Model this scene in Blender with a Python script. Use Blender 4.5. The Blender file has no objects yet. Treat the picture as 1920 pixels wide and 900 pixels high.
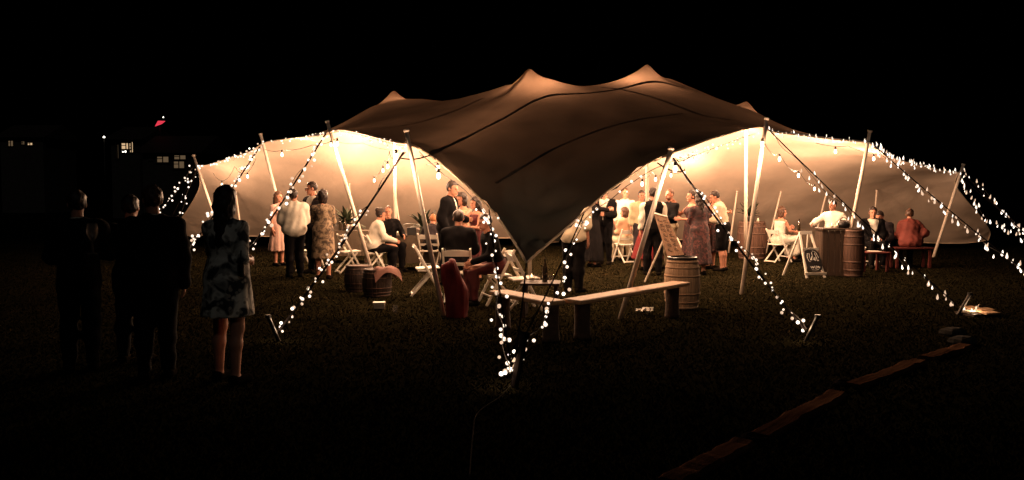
import bpy, math, random
import numpy as np
from mathutils import Vector, Matrix
from mathutils.bvhtree import BVHTree
from mathutils.geometry import delaunay_2d_cdt

random.seed(7)
rng = np.random.default_rng(7)
S = bpy.context.scene
C = S.collection
R = math.radians

# ------------------------------------------------------------------ camera
F_PX, CX, CY, EYE = 1500.0, 960.0, 450.0, 1.6
PITCH = math.atan(81 / F_PX)
cam_d = bpy.data.cameras.new('camera')
cam_d.sensor_width = 36.0
cam_d.lens = F_PX / 1920 * 36
cam_d.clip_start = 0.05
cam_d.clip_end = 3000
cam = bpy.data.objects.new('camera', cam_d)
C.objects.link(cam)
cam.location = (0, 0, EYE)
cam.rotation_euler = (math.pi / 2 - PITCH, 0, 0)
S.camera = cam

# ------------------------------------------------------------------ night sky and moonlight
w = bpy.data.worlds.new('World')
S.world = w
w.use_nodes = True
nt = w.node_tree
bg = nt.nodes['Background']
sky = nt.nodes.new('ShaderNodeTexSky')
sky.sky_type = 'NISHITA'
sky.sun_disc = False
sky.sun_elevation = R(-8)
sky.sun_rotation = R(200)
nt.links.new(sky.outputs[0], bg.inputs[0])
bg.inputs[1].default_value = 0.05
sun_d = bpy.data.lights.new('moon', 'SUN')
sun_d.energy = 0.045
sun_d.angle = R(2)
sun_d.color = (1.0, 0.96, 0.88)
sun = bpy.data.objects.new('moon', sun_d)
C.objects.link(sun)
sun.rotation_euler = (R(50), 0, R(20))
S.view_settings.view_transform = 'Standard'
S.view_settings.look = 'None'
S.view_settings.exposure = 0.0
S.view_settings.gamma = 1.0
S.cycles.max_bounces = 6
S.cycles.transparent_max_bounces = 8
S.cycles.sample_clamp_indirect = 3.0
S.cycles.use_light_tree = True
S.cycles.use_denoising = True
S.cycles.blur_glossy = 0.5

FW = np.array([0, math.cos(PITCH), -math.sin(PITCH)])
UP = np.array([0, math.sin(PITCH), math.cos(PITCH)])
RT = np.array([1.0, 0, 0])


def ray(px, py):
    return FW + RT * (px - CX) / F_PX + UP * (CY - py) / F_PX


def P(px, py, d):
    """point of the place seen in direction (px, py) at depth d"""
    r = ray(px, py)
    return np.array([0, 0, EYE]) + r * (d / r[1])


def G(px, py):
    """point of the ground seen in that direction"""
    r = ray(px, py)
    return np.array([0, 0, EYE]) + r * (EYE / -r[2])


def X(px, d):
    return (px - CX) / F_PX * d * 1.001


# ------------------------------------------------------------------ materials
def mat(name, col, rough=0.7, metal=0.0, var=0.25, scale=8.0, bump=0.0, bscale=40.0, stretch=None, spec=0.3, col2=None):
    m = bpy.data.materials.new(name)
    m.use_nodes = True
    n, l = m.node_tree.nodes, m.node_tree.links
    b = n['Principled BSDF']
    b.inputs['Roughness'].default_value = rough
    b.inputs['Metallic'].default_value = metal
    b.inputs['Specular IOR Level'].default_value = spec
    tc = n.new('ShaderNodeTexCoord')
    src = tc.outputs['Object']
    if stretch:
        mp = n.new('ShaderNodeMapping')
        mp.inputs['Scale'].default_value = stretch
        l.new(src, mp.inputs[0])
        src = mp.outputs[0]
    no = n.new('ShaderNodeTexNoise')
    no.inputs['Scale'].default_value = scale
    no.inputs['Detail'].default_value = 6
    l.new(src, no.inputs['Vector'])
    rp = n.new('ShaderNodeValToRGB')
    c = np.array(col, float)
    c2 = np.array(col2, float) if col2 else np.clip(c * (1 + var), 0, 1)
    c1 = c if col2 else c * (1 - var)
    rp.color_ramp.elements[0].position = 0.3
    rp.color_ramp.elements[1].position = 0.7
    rp.color_ramp.elements[0].color = (*c1, 1)
    rp.color_ramp.elements[1].color = (*c2, 1)
    l.new(no.outputs[0], rp.inputs[0])
    l.new(rp.outputs[0], b.inputs['Base Color'])
    if bump:
        n2 = n.new('ShaderNodeTexNoise')
        n2.inputs['Scale'].default_value = bscale
        n2.inputs['Detail'].default_value = 4
        l.new(src, n2.inputs['Vector'])
        bp = n.new('ShaderNodeBump')
        bp.inputs['Strength'].default_value = bump
        bp.inputs['Distance'].default_value = 0.02
        l.new(n2.outputs[0], bp.inputs['Height'])
        l.new(bp.outputs[0], b.inputs['Normal'])
    return m


def emit(name, col, strength):
    m = bpy.data.materials.new(name)
    m.use_nodes = True
    n, l = m.node_tree.nodes, m.node_tree.links
    b = n['Principled BSDF']
    b.inputs['Base Color'].default_value = (*(np.array(col) * 0.05), 1)
    b.inputs['Emission Color'].default_value = (*col, 1)
    b.inputs['Emission Strength'].default_value = strength
    return m


def floral(name, dark, mid, light, scale=16.0, cut=0.45):
    m = bpy.data.materials.new(name)
    m.use_nodes = True
    n, l = m.node_tree.nodes, m.node_tree.links
    b = n['Principled BSDF']
    b.inputs['Roughness'].default_value = 0.8
    tc = n.new('ShaderNodeTexCoord')
    no = n.new('ShaderNodeTexNoise')
    no.inputs['Scale'].default_value = scale * 0.5
    no.inputs['Detail'].default_value = 2
    no.inputs['Distortion'].default_value = 0.8
    l.new(tc.outputs['Object'], no.inputs['Vector'])
    v = n.new('ShaderNodeTexVoronoi')
    v.inputs['Scale'].default_value = scale
    l.new(tc.outputs['Object'], v.inputs['Vector'])
    rp = n.new('ShaderNodeValToRGB')
    rp.color_ramp.interpolation = 'EASE'
    e = rp.color_ramp.elements
    e[0].position, e[0].color = cut - 0.04, (*dark, 1)
    e[1].position, e[1].color = cut + 0.12, (*light, 1)
    e2 = e.new(cut + 0.02)
    e2.color = (*mid, 1)
    l.new(no.outputs[0], rp.inputs[0])
    mx = n.new('ShaderNodeMix')
    mx.data_type = 'RGBA'
    rp2 = n.new('ShaderNodeValToRGB')
    rp2.color_ramp.elements[0].position = 0.22
    rp2.color_ramp.elements[1].position = 0.3
    l.new(v.outputs['Distance'], rp2.inputs[0])
    l.new(rp2.outputs[0], mx.inputs[0])
    mx.inputs[6].default_value = (*mid, 1)
    l.new(rp.outputs[0], mx.inputs[7])
    l.new(mx.outputs[2], b.inputs['Base Color'])
    return m


def fabric(name, col, tcol, tw, outer=None):
    m = bpy.data.materials.new(name)
    m.use_nodes = True
    n, l = m.node_tree.nodes, m.node_tree.links
    n.remove(n['Principled BSDF'])
    out = n['Material Output']
    tc = n.new('ShaderNodeTexCoord')
    no = n.new('ShaderNodeTexNoise')
    no.inputs['Scale'].default_value = 1.3
    no.inputs['Detail'].default_value = 8
    l.new(tc.outputs['Object'], no.inputs['Vector'])
    rp = n.new('ShaderNodeValToRGB')
    rp.color_ramp.elements[0].position = 0.25
    rp.color_ramp.elements[1].position = 0.75
    c = np.array(col)
    rp.color_ramp.elements[0].color = (*(c * 0.88), 1)
    rp.color_ramp.elements[1].color = (*(c * 1.08), 1)
    l.new(no.outputs[0], rp.inputs[0])
    wv = n.new('ShaderNodeTexNoise')
    wv.inputs['Scale'].default_value = 5.0
    wv.inputs['Detail'].default_value = 5
    wv.inputs['Distortion'].default_value = 0.6
    l.new(tc.outputs['Object'], wv.inputs['Vector'])
    bp = n.new('ShaderNodeBump')
    bp.inputs['Strength'].default_value = 0.15
    bp.inputs['Distance'].default_value = 0.05
    l.new(wv.outputs[0], bp.inputs['Height'])
    d = n.new('ShaderNodeBsdfDiffuse')
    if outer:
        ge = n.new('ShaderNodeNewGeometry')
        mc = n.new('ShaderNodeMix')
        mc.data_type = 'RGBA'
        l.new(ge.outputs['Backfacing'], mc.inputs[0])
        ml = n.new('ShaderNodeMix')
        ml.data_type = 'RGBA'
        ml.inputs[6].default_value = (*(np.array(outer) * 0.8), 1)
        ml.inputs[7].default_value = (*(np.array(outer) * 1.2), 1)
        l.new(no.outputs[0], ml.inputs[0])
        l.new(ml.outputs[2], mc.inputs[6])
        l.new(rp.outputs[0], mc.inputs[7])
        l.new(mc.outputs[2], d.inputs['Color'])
    else:
        l.new(rp.outputs[0], d.inputs['Color'])
    l.new(bp.outputs[0], d.inputs['Normal'])
    t = n.new('ShaderNodeBsdfTranslucent')
    rp3 = n.new('ShaderNodeValToRGB')
    rp3.color_ramp.elements[0].position = 0.3
    rp3.color_ramp.elements[1].position = 0.72
    rp3.color_ramp.elements[0].color = (*(np.array(tcol) * 0.72), 1)
    rp3.color_ramp.elements[1].color = (*np.clip(np.array(tcol) * 1.15, 0, 1), 1)
    l.new(no.outputs[0], rp3.inputs[0])
    l.new(rp3.outputs[0], t.inputs['Color'])
    mx = n.new('ShaderNodeMixShader')
    mx.inputs[0].default_value = tw
    l.new(d.outputs[0], mx.inputs[1])
    l.new(t.outputs[0], mx.inputs[2])
    l.new(mx.outputs[0], out.inputs['Surface'])
    return m


def glassy(name, col, alpha=0.35, rough=0.05):
    m = bpy.data.materials.new(name)
    m.use_nodes = True
    b = m.node_tree.nodes['Principled BSDF']
    b.inputs['Base Color'].default_value = (*col, 1)
    b.inputs['Roughness'].default_value = rough
    b.inputs['Transmission Weight'].default_value = 0.0
    b.inputs['Alpha'].default_value = alpha
    b.inputs['Specular IOR Level'].default_value = 0.8
    return m


M = {}
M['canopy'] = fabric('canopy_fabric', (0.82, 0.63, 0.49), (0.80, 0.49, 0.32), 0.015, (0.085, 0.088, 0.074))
M['hem'] = fabric('hem_webbing', (0.80, 0.62, 0.45), (0.80, 0.34, 0.13), 0.02)
M['seam'] = fabric('seam_fabric', (0.10, 0.085, 0.07), (0.6, 0.32, 0.18), 0.006)
M['pole'] = mat('pale_timber_pole', (0.70, 0.58, 0.47), 0.55, 0, 0.15, 6, 0.15, 30, (6, 6, 0.6))
M['strap'] = mat('black_webbing', (0.010, 0.008, 0.008), 1.0, 0, 0.3, 30, 0, 40, None, 0.0)
M['iron'] = mat('dark_iron', (0.05, 0.045, 0.04), 0.5, 0.8, 0.3, 20)
M['cord'] = mat('cable_rubber', (0.02, 0.016, 0.014), 0.6, 0, 0.2, 30)
M['fairy'] = emit('fairy_bulb_glow', (1.0, 0.78, 0.60), 1.8)
M['fairy_low'] = emit('fairy_bulb_dim', (1.0, 0.66, 0.44), 0.95)
M['fairy_high'] = emit('fairy_bulb_bright', (1.0, 0.84, 0.70), 2.6)
M['festoon'] = emit('festoon_bulb_glow', (1.0, 0.78, 0.5), 6.0)
M['skin'] = mat('skin', (0.42, 0.19, 0.12), 0.55, 0, 0.1, 12)
M['skin_dark'] = mat('skin_tanned', (0.27, 0.115, 0.07), 0.55, 0, 0.1, 12)
M['eye'] = mat('eye_dark', (0.03, 0.02, 0.02), 0.2, 0, 0.1, 12)
M['hair_dark'] = mat('hair_dark_brown', (0.016, 0.009, 0.007), 0.5, 0, 0.4, 40, 0.4, 60, (1, 1, .2))
M['hair_brown'] = mat('hair_brown', (0.06, 0.028, 0.016), 0.5, 0, 0.4, 40, 0.4, 60, (1, 1, .2))
M['hair_ginger'] = mat('hair_ginger', (0.3, 0.12, 0.05), 0.55, 0, 0.3, 40, 0.4, 60, (1, 1, .2))
M['white_cloth'] = mat('white_cotton', (0.60, 0.55, 0.46), 0.85, 0, 0.08, 9, 0.25, 14)
M['cream_cloth'] = mat('cream_cotton', (0.46, 0.39, 0.28), 0.85, 0, 0.1, 9, 0.25, 14)
M['peach_cloth'] = mat('peach_knit', (0.50, 0.30, 0.19), 0.85, 0, 0.1, 9, 0.25, 14)
M['pink_cloth'] = mat('pale_pink_cloth', (0.42, 0.26, 0.21), 0.85, 0, 0.1, 9, 0.25, 14)
M['olive_cloth'] = mat('pale_olive_linen', (0.30, 0.26, 0.16), 0.85, 0, 0.1, 9, 0.25, 14)
M['khaki_cloth'] = mat('khaki_cotton', (0.32, 0.27, 0.18), 0.85, 0, 0.1, 9, 0.25, 14)
M['black_cloth'] = mat('black_wool', (0.004, 0.0036, 0.004), 0.95, 0, 0.3, 9, 0.2, 14, None, 0.06)
M['navy_cloth'] = mat('charcoal_wool', (0.022, 0.018, 0.021), 0.9, 0, 0.3, 9, 0.2, 14, None, 0.1)
M['maroon_cloth'] = mat('maroon_cloth', (0.06, 0.010, 0.011), 0.8, 0, 0.3, 9, 0.2, 14)
M['red_cloth'] = mat('red_cloth', (0.12, 0.006, 0.007), 0.75, 0, 0.2, 7, 0.2, 14)
M['rust_cloth'] = mat('rusty_red_cloth', (0.13, 0.027, 0.02), 0.8, 0, 0.2, 7, 0.2, 14)
M['shoe'] = mat('dark_leather', (0.007, 0.006, 0.005), 0.9, 0, 0.2, 20, 0, 40, None, 0.0)
M['floral_dark'] = floral('floral_white_on_black', (0.03, 0.03, 0.035), (0.28, 0.26, 0.23), (0.70, 0.66, 0.58), 17, 0.45)
M['floral_tan'] = floral('floral_tan_dress', (0.05, 0.032, 0.02), (0.15, 0.10, 0.06), (0.28, 0.20, 0.125), 26, 0.46)
M['floral_maroon'] = floral('floral_maroon_dress', (0.014, 0.004, 0.005), (0.035, 0.007, 0.009), (0.09, 0.028, 0.025), 30, 0.5)
M['white_paint'] = mat('white_resin', (0.76, 0.70, 0.60), 0.45, 0, 0.07, 5)
M['plank'] = mat('bench_timber', (0.50, 0.29, 0.15), 0.6, 0, 0.3, 5, 0.3, 30, (0.6, 7, 7))
M['sleeper'] = mat('weathered_sleeper', (0.05, 0.025, 0.015), 1.0, 0, 0.8, 2.2, 0.6, 25, (0.6, 6, 6), 0.0)
M['stave'] = mat('oak_stave', (0.42, 0.27, 0.16), 0.65, 0, 0.3, 5, 0.3, 30, (6, 6, 0.6))
M['stave_dark'] = mat('stained_oak_stave', (0.065, 0.032, 0.020), 0.7, 0, 0.3, 5, 0.3, 30, (6, 6, 0.6))
M['hoop'] = mat('galvanised_hoop', (0.30, 0.26, 0.22), 0.5, 0.7, 0.3, 12)
M['board'] = mat('counter_board', (0.045, 0.027, 0.017), 0.6, 0, 0.3, 5, 0.3, 30, (6, 6, 0.6))
M['dark_wood'] = mat('dark_wood', (0.05, 0.03, 0.02), 0.6, 0, 0.3, 6)
M['tablecloth'] = mat('dark_tablecloth', (0.07, 0.052, 0.035), 0.9, 0, 0.2, 4, 0.3, 10)
M['red_wood'] = mat('red_painted_wood', (0.11, 0.022, 0.018), 0.7, 0, 0.2, 6)
M['leaf'] = mat('dark_leaf', (0.020, 0.026, 0.012), 0.6, 0, 0.4, 10)
M['black'] = mat('black_plastic', (0.012, 0.011, 0.011), 0.35, 0, 0.2, 10)
M['chalkboard'] = mat('chalkboard', (0.014, 0.013, 0.013), 0.45, 0, 0.3, 6)
M['chalk'] = mat('white_chalk', (0.7, 0.68, 0.62), 0.9, 0, 0.2, 60)
M['paper'] = mat('white_paper', (0.7, 0.66, 0.6), 0.8, 0, 0.1, 10)
M['petal'] = mat('white_pink_petals', (0.66, 0.52, 0.46), 0.8, 0, 0.15, 10)
M['cloth_dusk'] = mat('dusky_pink_cloth', (0.20, 0.10, 0.08), 0.85, 0, 0.2, 10)
M['stave_black'] = mat('tarred_stave', (0.03, 0.018, 0.013), 0.6, 0, 0.3, 5, 0.3, 30, (6, 6, 0.6))
M['cable_grey'] = mat('grey_cable', (0.045, 0.04, 0.034), 1.0, 0, 0.2, 10, 0, 40, None, 0.0)
M['hoop_worn'] = mat('worn_hoop', (0.36, 0.23, 0.14), 0.9, 0.0, 0.2, 12)
M['hoop_rust'] = mat('rusted_hoop', (0.10, 0.06, 0.045), 0.7, 0.3, 0.3, 12)
M['log'] = mat('log_bark', (0.07, 0.042, 0.028), 0.9, 0, 0.4, 8, 0.6, 20)
M['old_board'] = mat('old_board', (0.17, 0.10, 0.06), 0.8, 0, 0.35, 6, 0.3, 30)
M['ember'] = mat('orange_food', (0.6, 0.2, 0.08), 0.6, 0, 0.3, 20)
M['glass'] = glassy('clear_glass', (0.3, 0.27, 0.24), 0.12)
M['bottle'] = glassy('dark_bottle_glass', (0.03, 0.02, 0.01), 0.92)
M['flame'] = emit('candle_flame', (1.0, 0.62, 0.28), 7.0)
M['wax'] = mat('candle_wax', (0.75, 0.66, 0.5), 0.6, 0, 0.05, 10)
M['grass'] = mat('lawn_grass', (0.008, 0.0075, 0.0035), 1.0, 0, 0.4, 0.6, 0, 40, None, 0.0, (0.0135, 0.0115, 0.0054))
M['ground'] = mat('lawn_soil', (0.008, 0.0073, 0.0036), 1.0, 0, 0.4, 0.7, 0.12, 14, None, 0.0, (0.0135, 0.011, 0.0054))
M['house'] = mat('house_render', (0.08, 0.07, 0.06), 0.9, 0, 0.2, 3)
M['roof'] = mat('roof_tiles', (0.05, 0.035, 0.03), 0.8, 0, 0.3, 8, 0.5, 20)
M['pane_warm'] = emit('lit_window_warm', (1.0, 0.66, 0.36), 0.7)
M['pane_dim'] = emit('lit_window_dim', (1.0, 0.66, 0.36), 0.11)
M['lamp_white'] = emit('lamp_white', (1.0, 0.92, 0.78), 3.5)
M['lamp_red'] = emit('lamp_red', (1.0, 0.06, 0.10), 0.75)
M['stone'] = mat('grey_stone', (0.05, 0.046, 0.042), 1.0, 0, 0.3, 6, 0.4, 12, None, 0.0)


# ------------------------------------------------------------------ mesh helpers
class MB:
    def __init__(s):
        s.v, s.f, s.mi = [], [], []

    def add(s, vs, fs, mi=0):
        b = len(s.v)
        s.v.extend([tuple(map(float, v)) for v in vs])
        s.f.extend([tuple(int(i) + b for i in f) for f in fs])
        s.mi.extend([mi] * len(fs))

    def box(s, c, size, rot=None, mi=0, bev=0.0):
        x, y, z = [k / 2 for k in size]
        if bev:
            b = bev
            lay = [(-z, b), (-z + b, 0), (z - b, 0), (z, b)]
            vs, fs = [], []
            for zz, ins in lay:
                X_, Y_ = x - ins, y - ins
                vs += [(-X_ + b, -Y_, zz), (X_ - b, -Y_, zz), (X_, -Y_ + b, zz), (X_, Y_ - b, zz),
                       (X_ - b, Y_, zz), (-X_ + b, Y_, zz), (-X_, Y_ - b, zz), (-X_, -Y_ + b, zz)]
            for k in range(3):
                for i in range(8):
                    j = (i + 1) % 8
                    fs.append((k * 8 + i, k * 8 + j, k * 8 + 8 + j, k * 8 + 8 + i))
            fs.append(tuple(range(7, -1, -1)))
            fs.append(tuple(range(24, 32)))
        else:
            vs = [(a, b_, d) for d in (-z, z) for a, b_ in ((-x, -y), (x, -y), (x, y), (-x, y))]
            fs = [(3, 2, 1, 0), (4, 5, 6, 7), (0, 1, 5, 4), (1, 2, 6, 5), (2, 3, 7, 6), (3, 0, 4, 7)]
        vs = np.array(vs)
        if rot is not None:
            vs = vs @ np.array(rot).T
        s.add(vs + np.array(c), fs, mi)
        return s

    def bar(s, a, b, w_, t, up=(0, 0, 1), mi=0, bev=0.0):
        a, b = np.array(a, float), np.array(b, float)
        z = b - a
        L = np.linalg.norm(z)
        z /= L
        u = np.array(up, float)
        if abs(u @ z) > 0.98:
            u = np.array([0, 1.0, 0])
        x = np.cross(u, z)
        x /= np.linalg.norm(x)
        y = np.cross(z, x)
        return s.box((a + b) / 2, (w_, t, L), np.column_stack([x, y, z]), mi, bev)

    def tube(s, pts, r, n=8, mi=0, cap=True):
        pts = np.array(pts, float)
        m = len(pts)
        rr = np.full(m, r) if np.isscalar(r) else np.array(r, float)
        t = np.gradient(pts, axis=0)
        t /= np.linalg.norm(t, axis=1)[:, None] + 1e-9
        u = np.array([0, 0, 1.0]) if abs(t[0][2]) < 0.9 else np.array([1.0, 0, 0])
        vs = []
        ang = np.linspace(0, 2 * math.pi, n, endpoint=False)
        for i in range(m):
            x = np.cross(u, t[i])
            x /= np.linalg.norm(x) + 1e-9
            y = np.cross(t[i], x)
            u = y if abs(t[i] @ y) < 0.9 else u
            vs.append(pts[i] + rr[i] * (np.cos(ang)[:, None] * x + np.sin(ang)[:, None] * y))
        vs = np.concatenate(vs)
        fs = []
        for i in range(m - 1):
            for k in range(n):
                j = (k + 1) % n
                fs.append((i * n + k, i * n + j, i * n + n + j, i * n + n + k))
        if cap:
            fs.append(tuple(range(n - 1, -1, -1)))
            fs.append(tuple(range((m - 1) * n, m * n)))
        s.add(vs, fs, mi)
        return s

    def lathe(s, prof, c=(0, 0, 0), n=16, mi=0):
        vs, fs = [], []
        for r, z in prof:
            for k in range(n):
                a = 2 * math.pi * k / n
                vs.append((c[0] + r * math.cos(a), c[1] + r * math.sin(a), c[2] + z))
        for i in range(len(prof) - 1):
            for k in range(n):
                j = (k + 1) % n
                fs.append((i * n + k, i * n + j, i * n + n + j, i * n + n + k))
        if prof[0][0] > 1e-4:
            fs.append(tuple(range(n - 1, -1, -1)))
        if prof[-1][0] > 1e-4:
            fs.append(tuple(range((len(prof) - 1) * n, len(prof) * n)))
        s.add(vs, fs, mi)
        return s

    def mesh(s, name, mats, smooth=False):
        me = bpy.data.meshes.new(name)
        me.from_pydata(s.v, [], s.f)
        for m in (mats if isinstance(mats, (list, tuple)) else [mats]):
            me.materials.append(m)
        if any(s.mi):
            me.polygons.foreach_set('material_index', s.mi)
        if smooth:
            me.polygons.foreach_set('use_smooth', [True] * len(s.f))
        me.update()
        return me

    def build(s, name, mats, parent=None, smooth=False):
        return link(name, s.mesh(name, mats, smooth), parent)


def link(name, me, parent=None):
    o = bpy.data.objects.new(name, me)
    C.objects.link(o)
    if parent is not None:
        o.parent = parent
    return o


def tag(o, label=None, cat=None, group=None, kind=None):
    if label:
        o['label'] = label
    if cat:
        o['category'] = cat
    if group:
        o['group'] = group
    if kind:
        o['kind'] = kind
    return o


def thing(name, label, cat, loc=(0, 0, 0), rz=0.0, group=None):
    o = bpy.data.objects.new(name, None)
    o.empty_display_size = 0.2
    C.objects.link(o)
    o.location = loc
    o.rotation_euler = (0, 0, rz)
    return tag(o, label, cat, group)


def dup(root, loc, rz, label, group=None):
    r = root.copy()
    C.objects.link(r)
    r.location = loc
    r.rotation_euler = (0, 0, rz)
    r['label'] = label
    if group:
        r['group'] = group
    for ch in list(root.children):
        c = ch.copy()
        C.objects.link(c)
        c.parent = r
        for g in list(ch.children):
            d = g.copy()
            C.objects.link(d)
            d.parent = c
    return r


def resample(pts, step):
    pts = np.array(pts, float)
    d = np.r_[0, np.cumsum(np.linalg.norm(np.diff(pts, axis=0), axis=1))]
    n = max(2, int(round(d[-1] / step)) + 1)
    q = np.linspace(0, d[-1], n)
    return np.column_stack([np.interp(q, d, pts[:, k]) for k in range(pts.shape[1])])


def catmull(pts, per=6):
    pts = np.array(pts, float)
    p = np.vstack([2 * pts[0] - pts[1], pts, 2 * pts[-1] - pts[-2]])
    out = []
    for i in range(1, len(p) - 2):
        for t in np.linspace(0, 1, per, endpoint=False):
            a, b, c, d = p[i - 1:i + 3]
            out.append(0.5 * (2 * b + (c - a) * t + (2 * a - 5 * b + 4 * c - d) * t * t + (3 * b - a - 3 * c + d) * t ** 3))
    out.append(pts[-1])
    return np.array(out)


# ------------------------------------------------------------------ ground
mb = MB()
gx = np.r_[-900, -200, -60, np.linspace(-24, 24, 49), 60, 200, 900]
gy = np.r_[-60, -10, np.linspace(0, 40, 41), 60, 120, 400, 1500]


def gz(x, y):
    return 0.0


vs = [(x, y, gz(x, y)) for y in gy for x in gx]
nx = len(gx)
fs = [(j * nx + i, j * nx + i + 1, (j + 1) * nx + i + 1, (j + 1) * nx + i) for j in range(len(gy) - 1) for i in range(nx - 1)]
mb.add(vs, fs)
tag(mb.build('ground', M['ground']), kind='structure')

# short lawn blades over the stretch the photograph shows
nb = 330000
by = 4.0 + 21 * rng.random(nb) ** 1.5
bx = (rng.random(nb) * 2 - 1) * (by * 0.66 + 0.4)
keep = np.ones(nb, bool)
bh = 0.012 + 0.016 * rng.random(nb)
ba = rng.random(nb) * 2 * math.pi
bw = 0.006 + 0.006 * rng.random(nb)
tip = rng.normal(0, 0.022, (nb, 2))
v0 = np.column_stack([bx - bw * np.cos(ba), by - bw * np.sin(ba), np.zeros(nb) - 0.004])
v1 = np.column_stack([bx + bw * np.cos(ba), by + bw * np.sin(ba), np.zeros(nb) - 0.004])
v2 = np.column_stack([bx + tip[:, 0], by + tip[:, 1], bh])
me = bpy.data.meshes.new('grass')
vv = np.stack([v0, v1, v2], 1).reshape(-1, 3)
me.vertices.add(len(vv))
me.vertices.foreach_set('co', vv.ravel())
me.loops.add(nb * 3)
me.loops.foreach_set('vertex_index', np.arange(nb * 3))
me.polygons.add(nb)
me.polygons.foreach_set('loop_start', np.arange(nb) * 3)
me.polygons.foreach_set('loop_total', np.full(nb, 3))
me.materials.append(M['grass'])
me.update()
me.normals_split_custom_set_from_vertices(np.tile((0.0, 0.0, 1.0), (nb * 3, 1)))
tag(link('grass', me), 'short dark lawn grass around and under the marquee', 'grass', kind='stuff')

# ------------------------------------------------------------------ the stretch tent
D = dict(L4=21.5, L3=19.5, L2=15.2, L1=10.7, T=9.0, R1=10.4, R2=13.2, R3=16.0, R4=21.0)


def edge(px, d0, d1, bulge):
    px = np.array(px, float)
    s = np.r_[0, np.cumsum(np.hypot(np.diff(px[:, 0]), np.diff(px[:, 1])))]
    s /= s[-1]
    d = d0 + (d1 - d0) * s + bulge * np.sin(math.pi * s)
    return [P(a, b, dd) for (a, b), dd in zip(px, d)]


E = {}
E['L4L3'] = edge([(368, 309), (383, 310), (407, 304), (427, 297), (451, 290), (471, 283), (493, 268)], D['L4'], D['L3'], 0.3)
E['L3L2'] = edge([(493, 268), (511, 264), (550, 259), (593, 254), (615, 248)], D['L3'], D['L2'], 0.4)
E['L2L1'] = edge([(615, 248), (640, 243), (676, 249), (707, 257), (729, 263), (749, 267), (766, 269)], D['L2'], D['L1'], 0.5)
E['L1T'] = edge([(766, 269), (783, 276), (807, 292), (828, 307), (850, 326), (872, 345), (892, 365), (912, 384), (926, 399), (942, 420), (960, 447), (975, 471), (987, 493)], D['L1'], D['T'], 0.7)
E['TR1'] = edge([(987, 493), (1015, 468), (1049, 439), (1091, 402), (1120, 376), (1145, 355), (1187, 327), (1206, 313), (1230, 299), (1256, 290)], D['T'], D['R1'], 0.7)
E['R1R2'] = edge([(1256, 290), (1266, 284), (1300, 272), (1330, 261), (1366, 251), (1396, 243), (1420, 239), (1436, 241)], D['R1'], D['R2'], 0.5)
E['R2R3'] = edge([(1436, 241), (1450, 247), (1481, 251), (1515, 255), (1553, 260), (1583, 263), (1608, 265), (1630, 268)], D['R2'], D['R3'], 0.4)
E['R3R4'] = edge([(1630, 268), (1645, 280), (1665, 292), (1700, 303), (1740, 313), (1770, 320), (1797, 323)], D['R3'], D['R4'], 0.4)
E['R4B'] = edge([(1797, 323), (1791, 345), (1809, 372), (1836, 403), (1856, 434), (1853, 450)], D['R4'], 24.5, 0.0)
E['B'] = edge([(1853, 450), (1800, 456), (1700, 454), (1500, 452), (1200, 448), (960, 446), (700, 446), (500, 443), (400, 441), (340, 441), (316, 438)], 24.5, 24.5, 1.2)
E['BL4'] = edge([(316, 438), (322, 428), (345, 402), (368, 365), (375, 340), (368, 309)], 24.5, D['L4'], 0.0)
order = ['L4L3', 'L3L2', 'L2L1', 'L1T', 'TR1', 'R1R2', 'R2R3', 'R3R4', 'R4B', 'B', 'BL4']
bound = []
for k in order:
    c = resample(catmull(E[k], 6), 0.16)
    bound.extend(c[:-1])
bound = np.array(bound)
peaks = {'PK1': P(738, 170, 20.0), 'PK2': P(991, 128, 15.5), 'PK3': P(1214, 121, 16.5), 'PK4': P(1400, 191, 18.5)}
ctrl = [*peaks.values()]
for a in [(850, 190, 17.9), (905, 179, 17.0), (948, 158, 16.1), (795, 187, 19.0), (1040, 152, 15.6), (1075, 160, 15.8), (1110, 163, 16.0), (1150, 157, 16.2), (1185, 141, 16.4),
          (1255, 147, 16.9), (1300, 171, 17.4), (1345, 188, 17.9), (1422, 211, 16.2), (1478, 262, 16.8), (1550, 272, 18.5), (1650, 296, 19.6), (598, 266, 18.0), (520, 278, 20.0), (645, 242, 16.4), (700, 198, 18.8), (662, 226, 17.0),
          (442, 355, 22.3), (655, 340, 22.2), (740, 351, 22.6), (960, 345, 22.6), (1180, 345, 22.6), (1382, 353, 22.5), (1465, 354, 22.5), (1549, 358, 22.4), (1644, 351, 22.3), (1740, 356, 22.4)]:
    ctrl.append(P(*a))
ctrl = np.array(ctrl)
SPIKE = 0.75


def spike(xy):
    o_ = np.zeros(len(xy))
    for k_, p_ in peaks.items():
        rr = np.linalg.norm(xy - p_[:2], axis=1)
        o_ += (SPIKE if k_ in ('PK2', 'PK3') else 0.5) * np.exp(-np.sqrt(rr * rr + 0.06 ** 2) / 0.36)
    return o_


K = np.vstack([ctrl, bound[::3]])


def kern(r):
    return np.sqrt(r * r + 0.07 ** 2)


r_ = np.linalg.norm(K[:, None, :2] - K[None, :, :2], axis=2)
nK = len(K)
A = np.zeros((nK + 3, nK + 3))
A[:nK, :nK] = kern(r_) + np.eye(nK) * -0.02
A[:nK, nK] = 1
A[:nK, nK + 1:] = K[:, :2]
A[nK:, :nK] = A[:nK, nK:].T
wts = np.linalg.solve(A, np.r_[K[:, 2] - spike(K[:, :2]), 0, 0, 0])


def height(xy):
    xy = np.atleast_2d(xy)
    out = []
    for ch in np.array_split(xy, max(1, len(xy) // 1000)):
        rr = np.linalg.norm(ch[:, None] - K[None, :, :2], axis=2)
        out.append(kern(rr) @ wts[:nK] + wts[nK] + ch @ wts[nK + 1:])
    return np.concatenate(out) + spike(xy)


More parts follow.
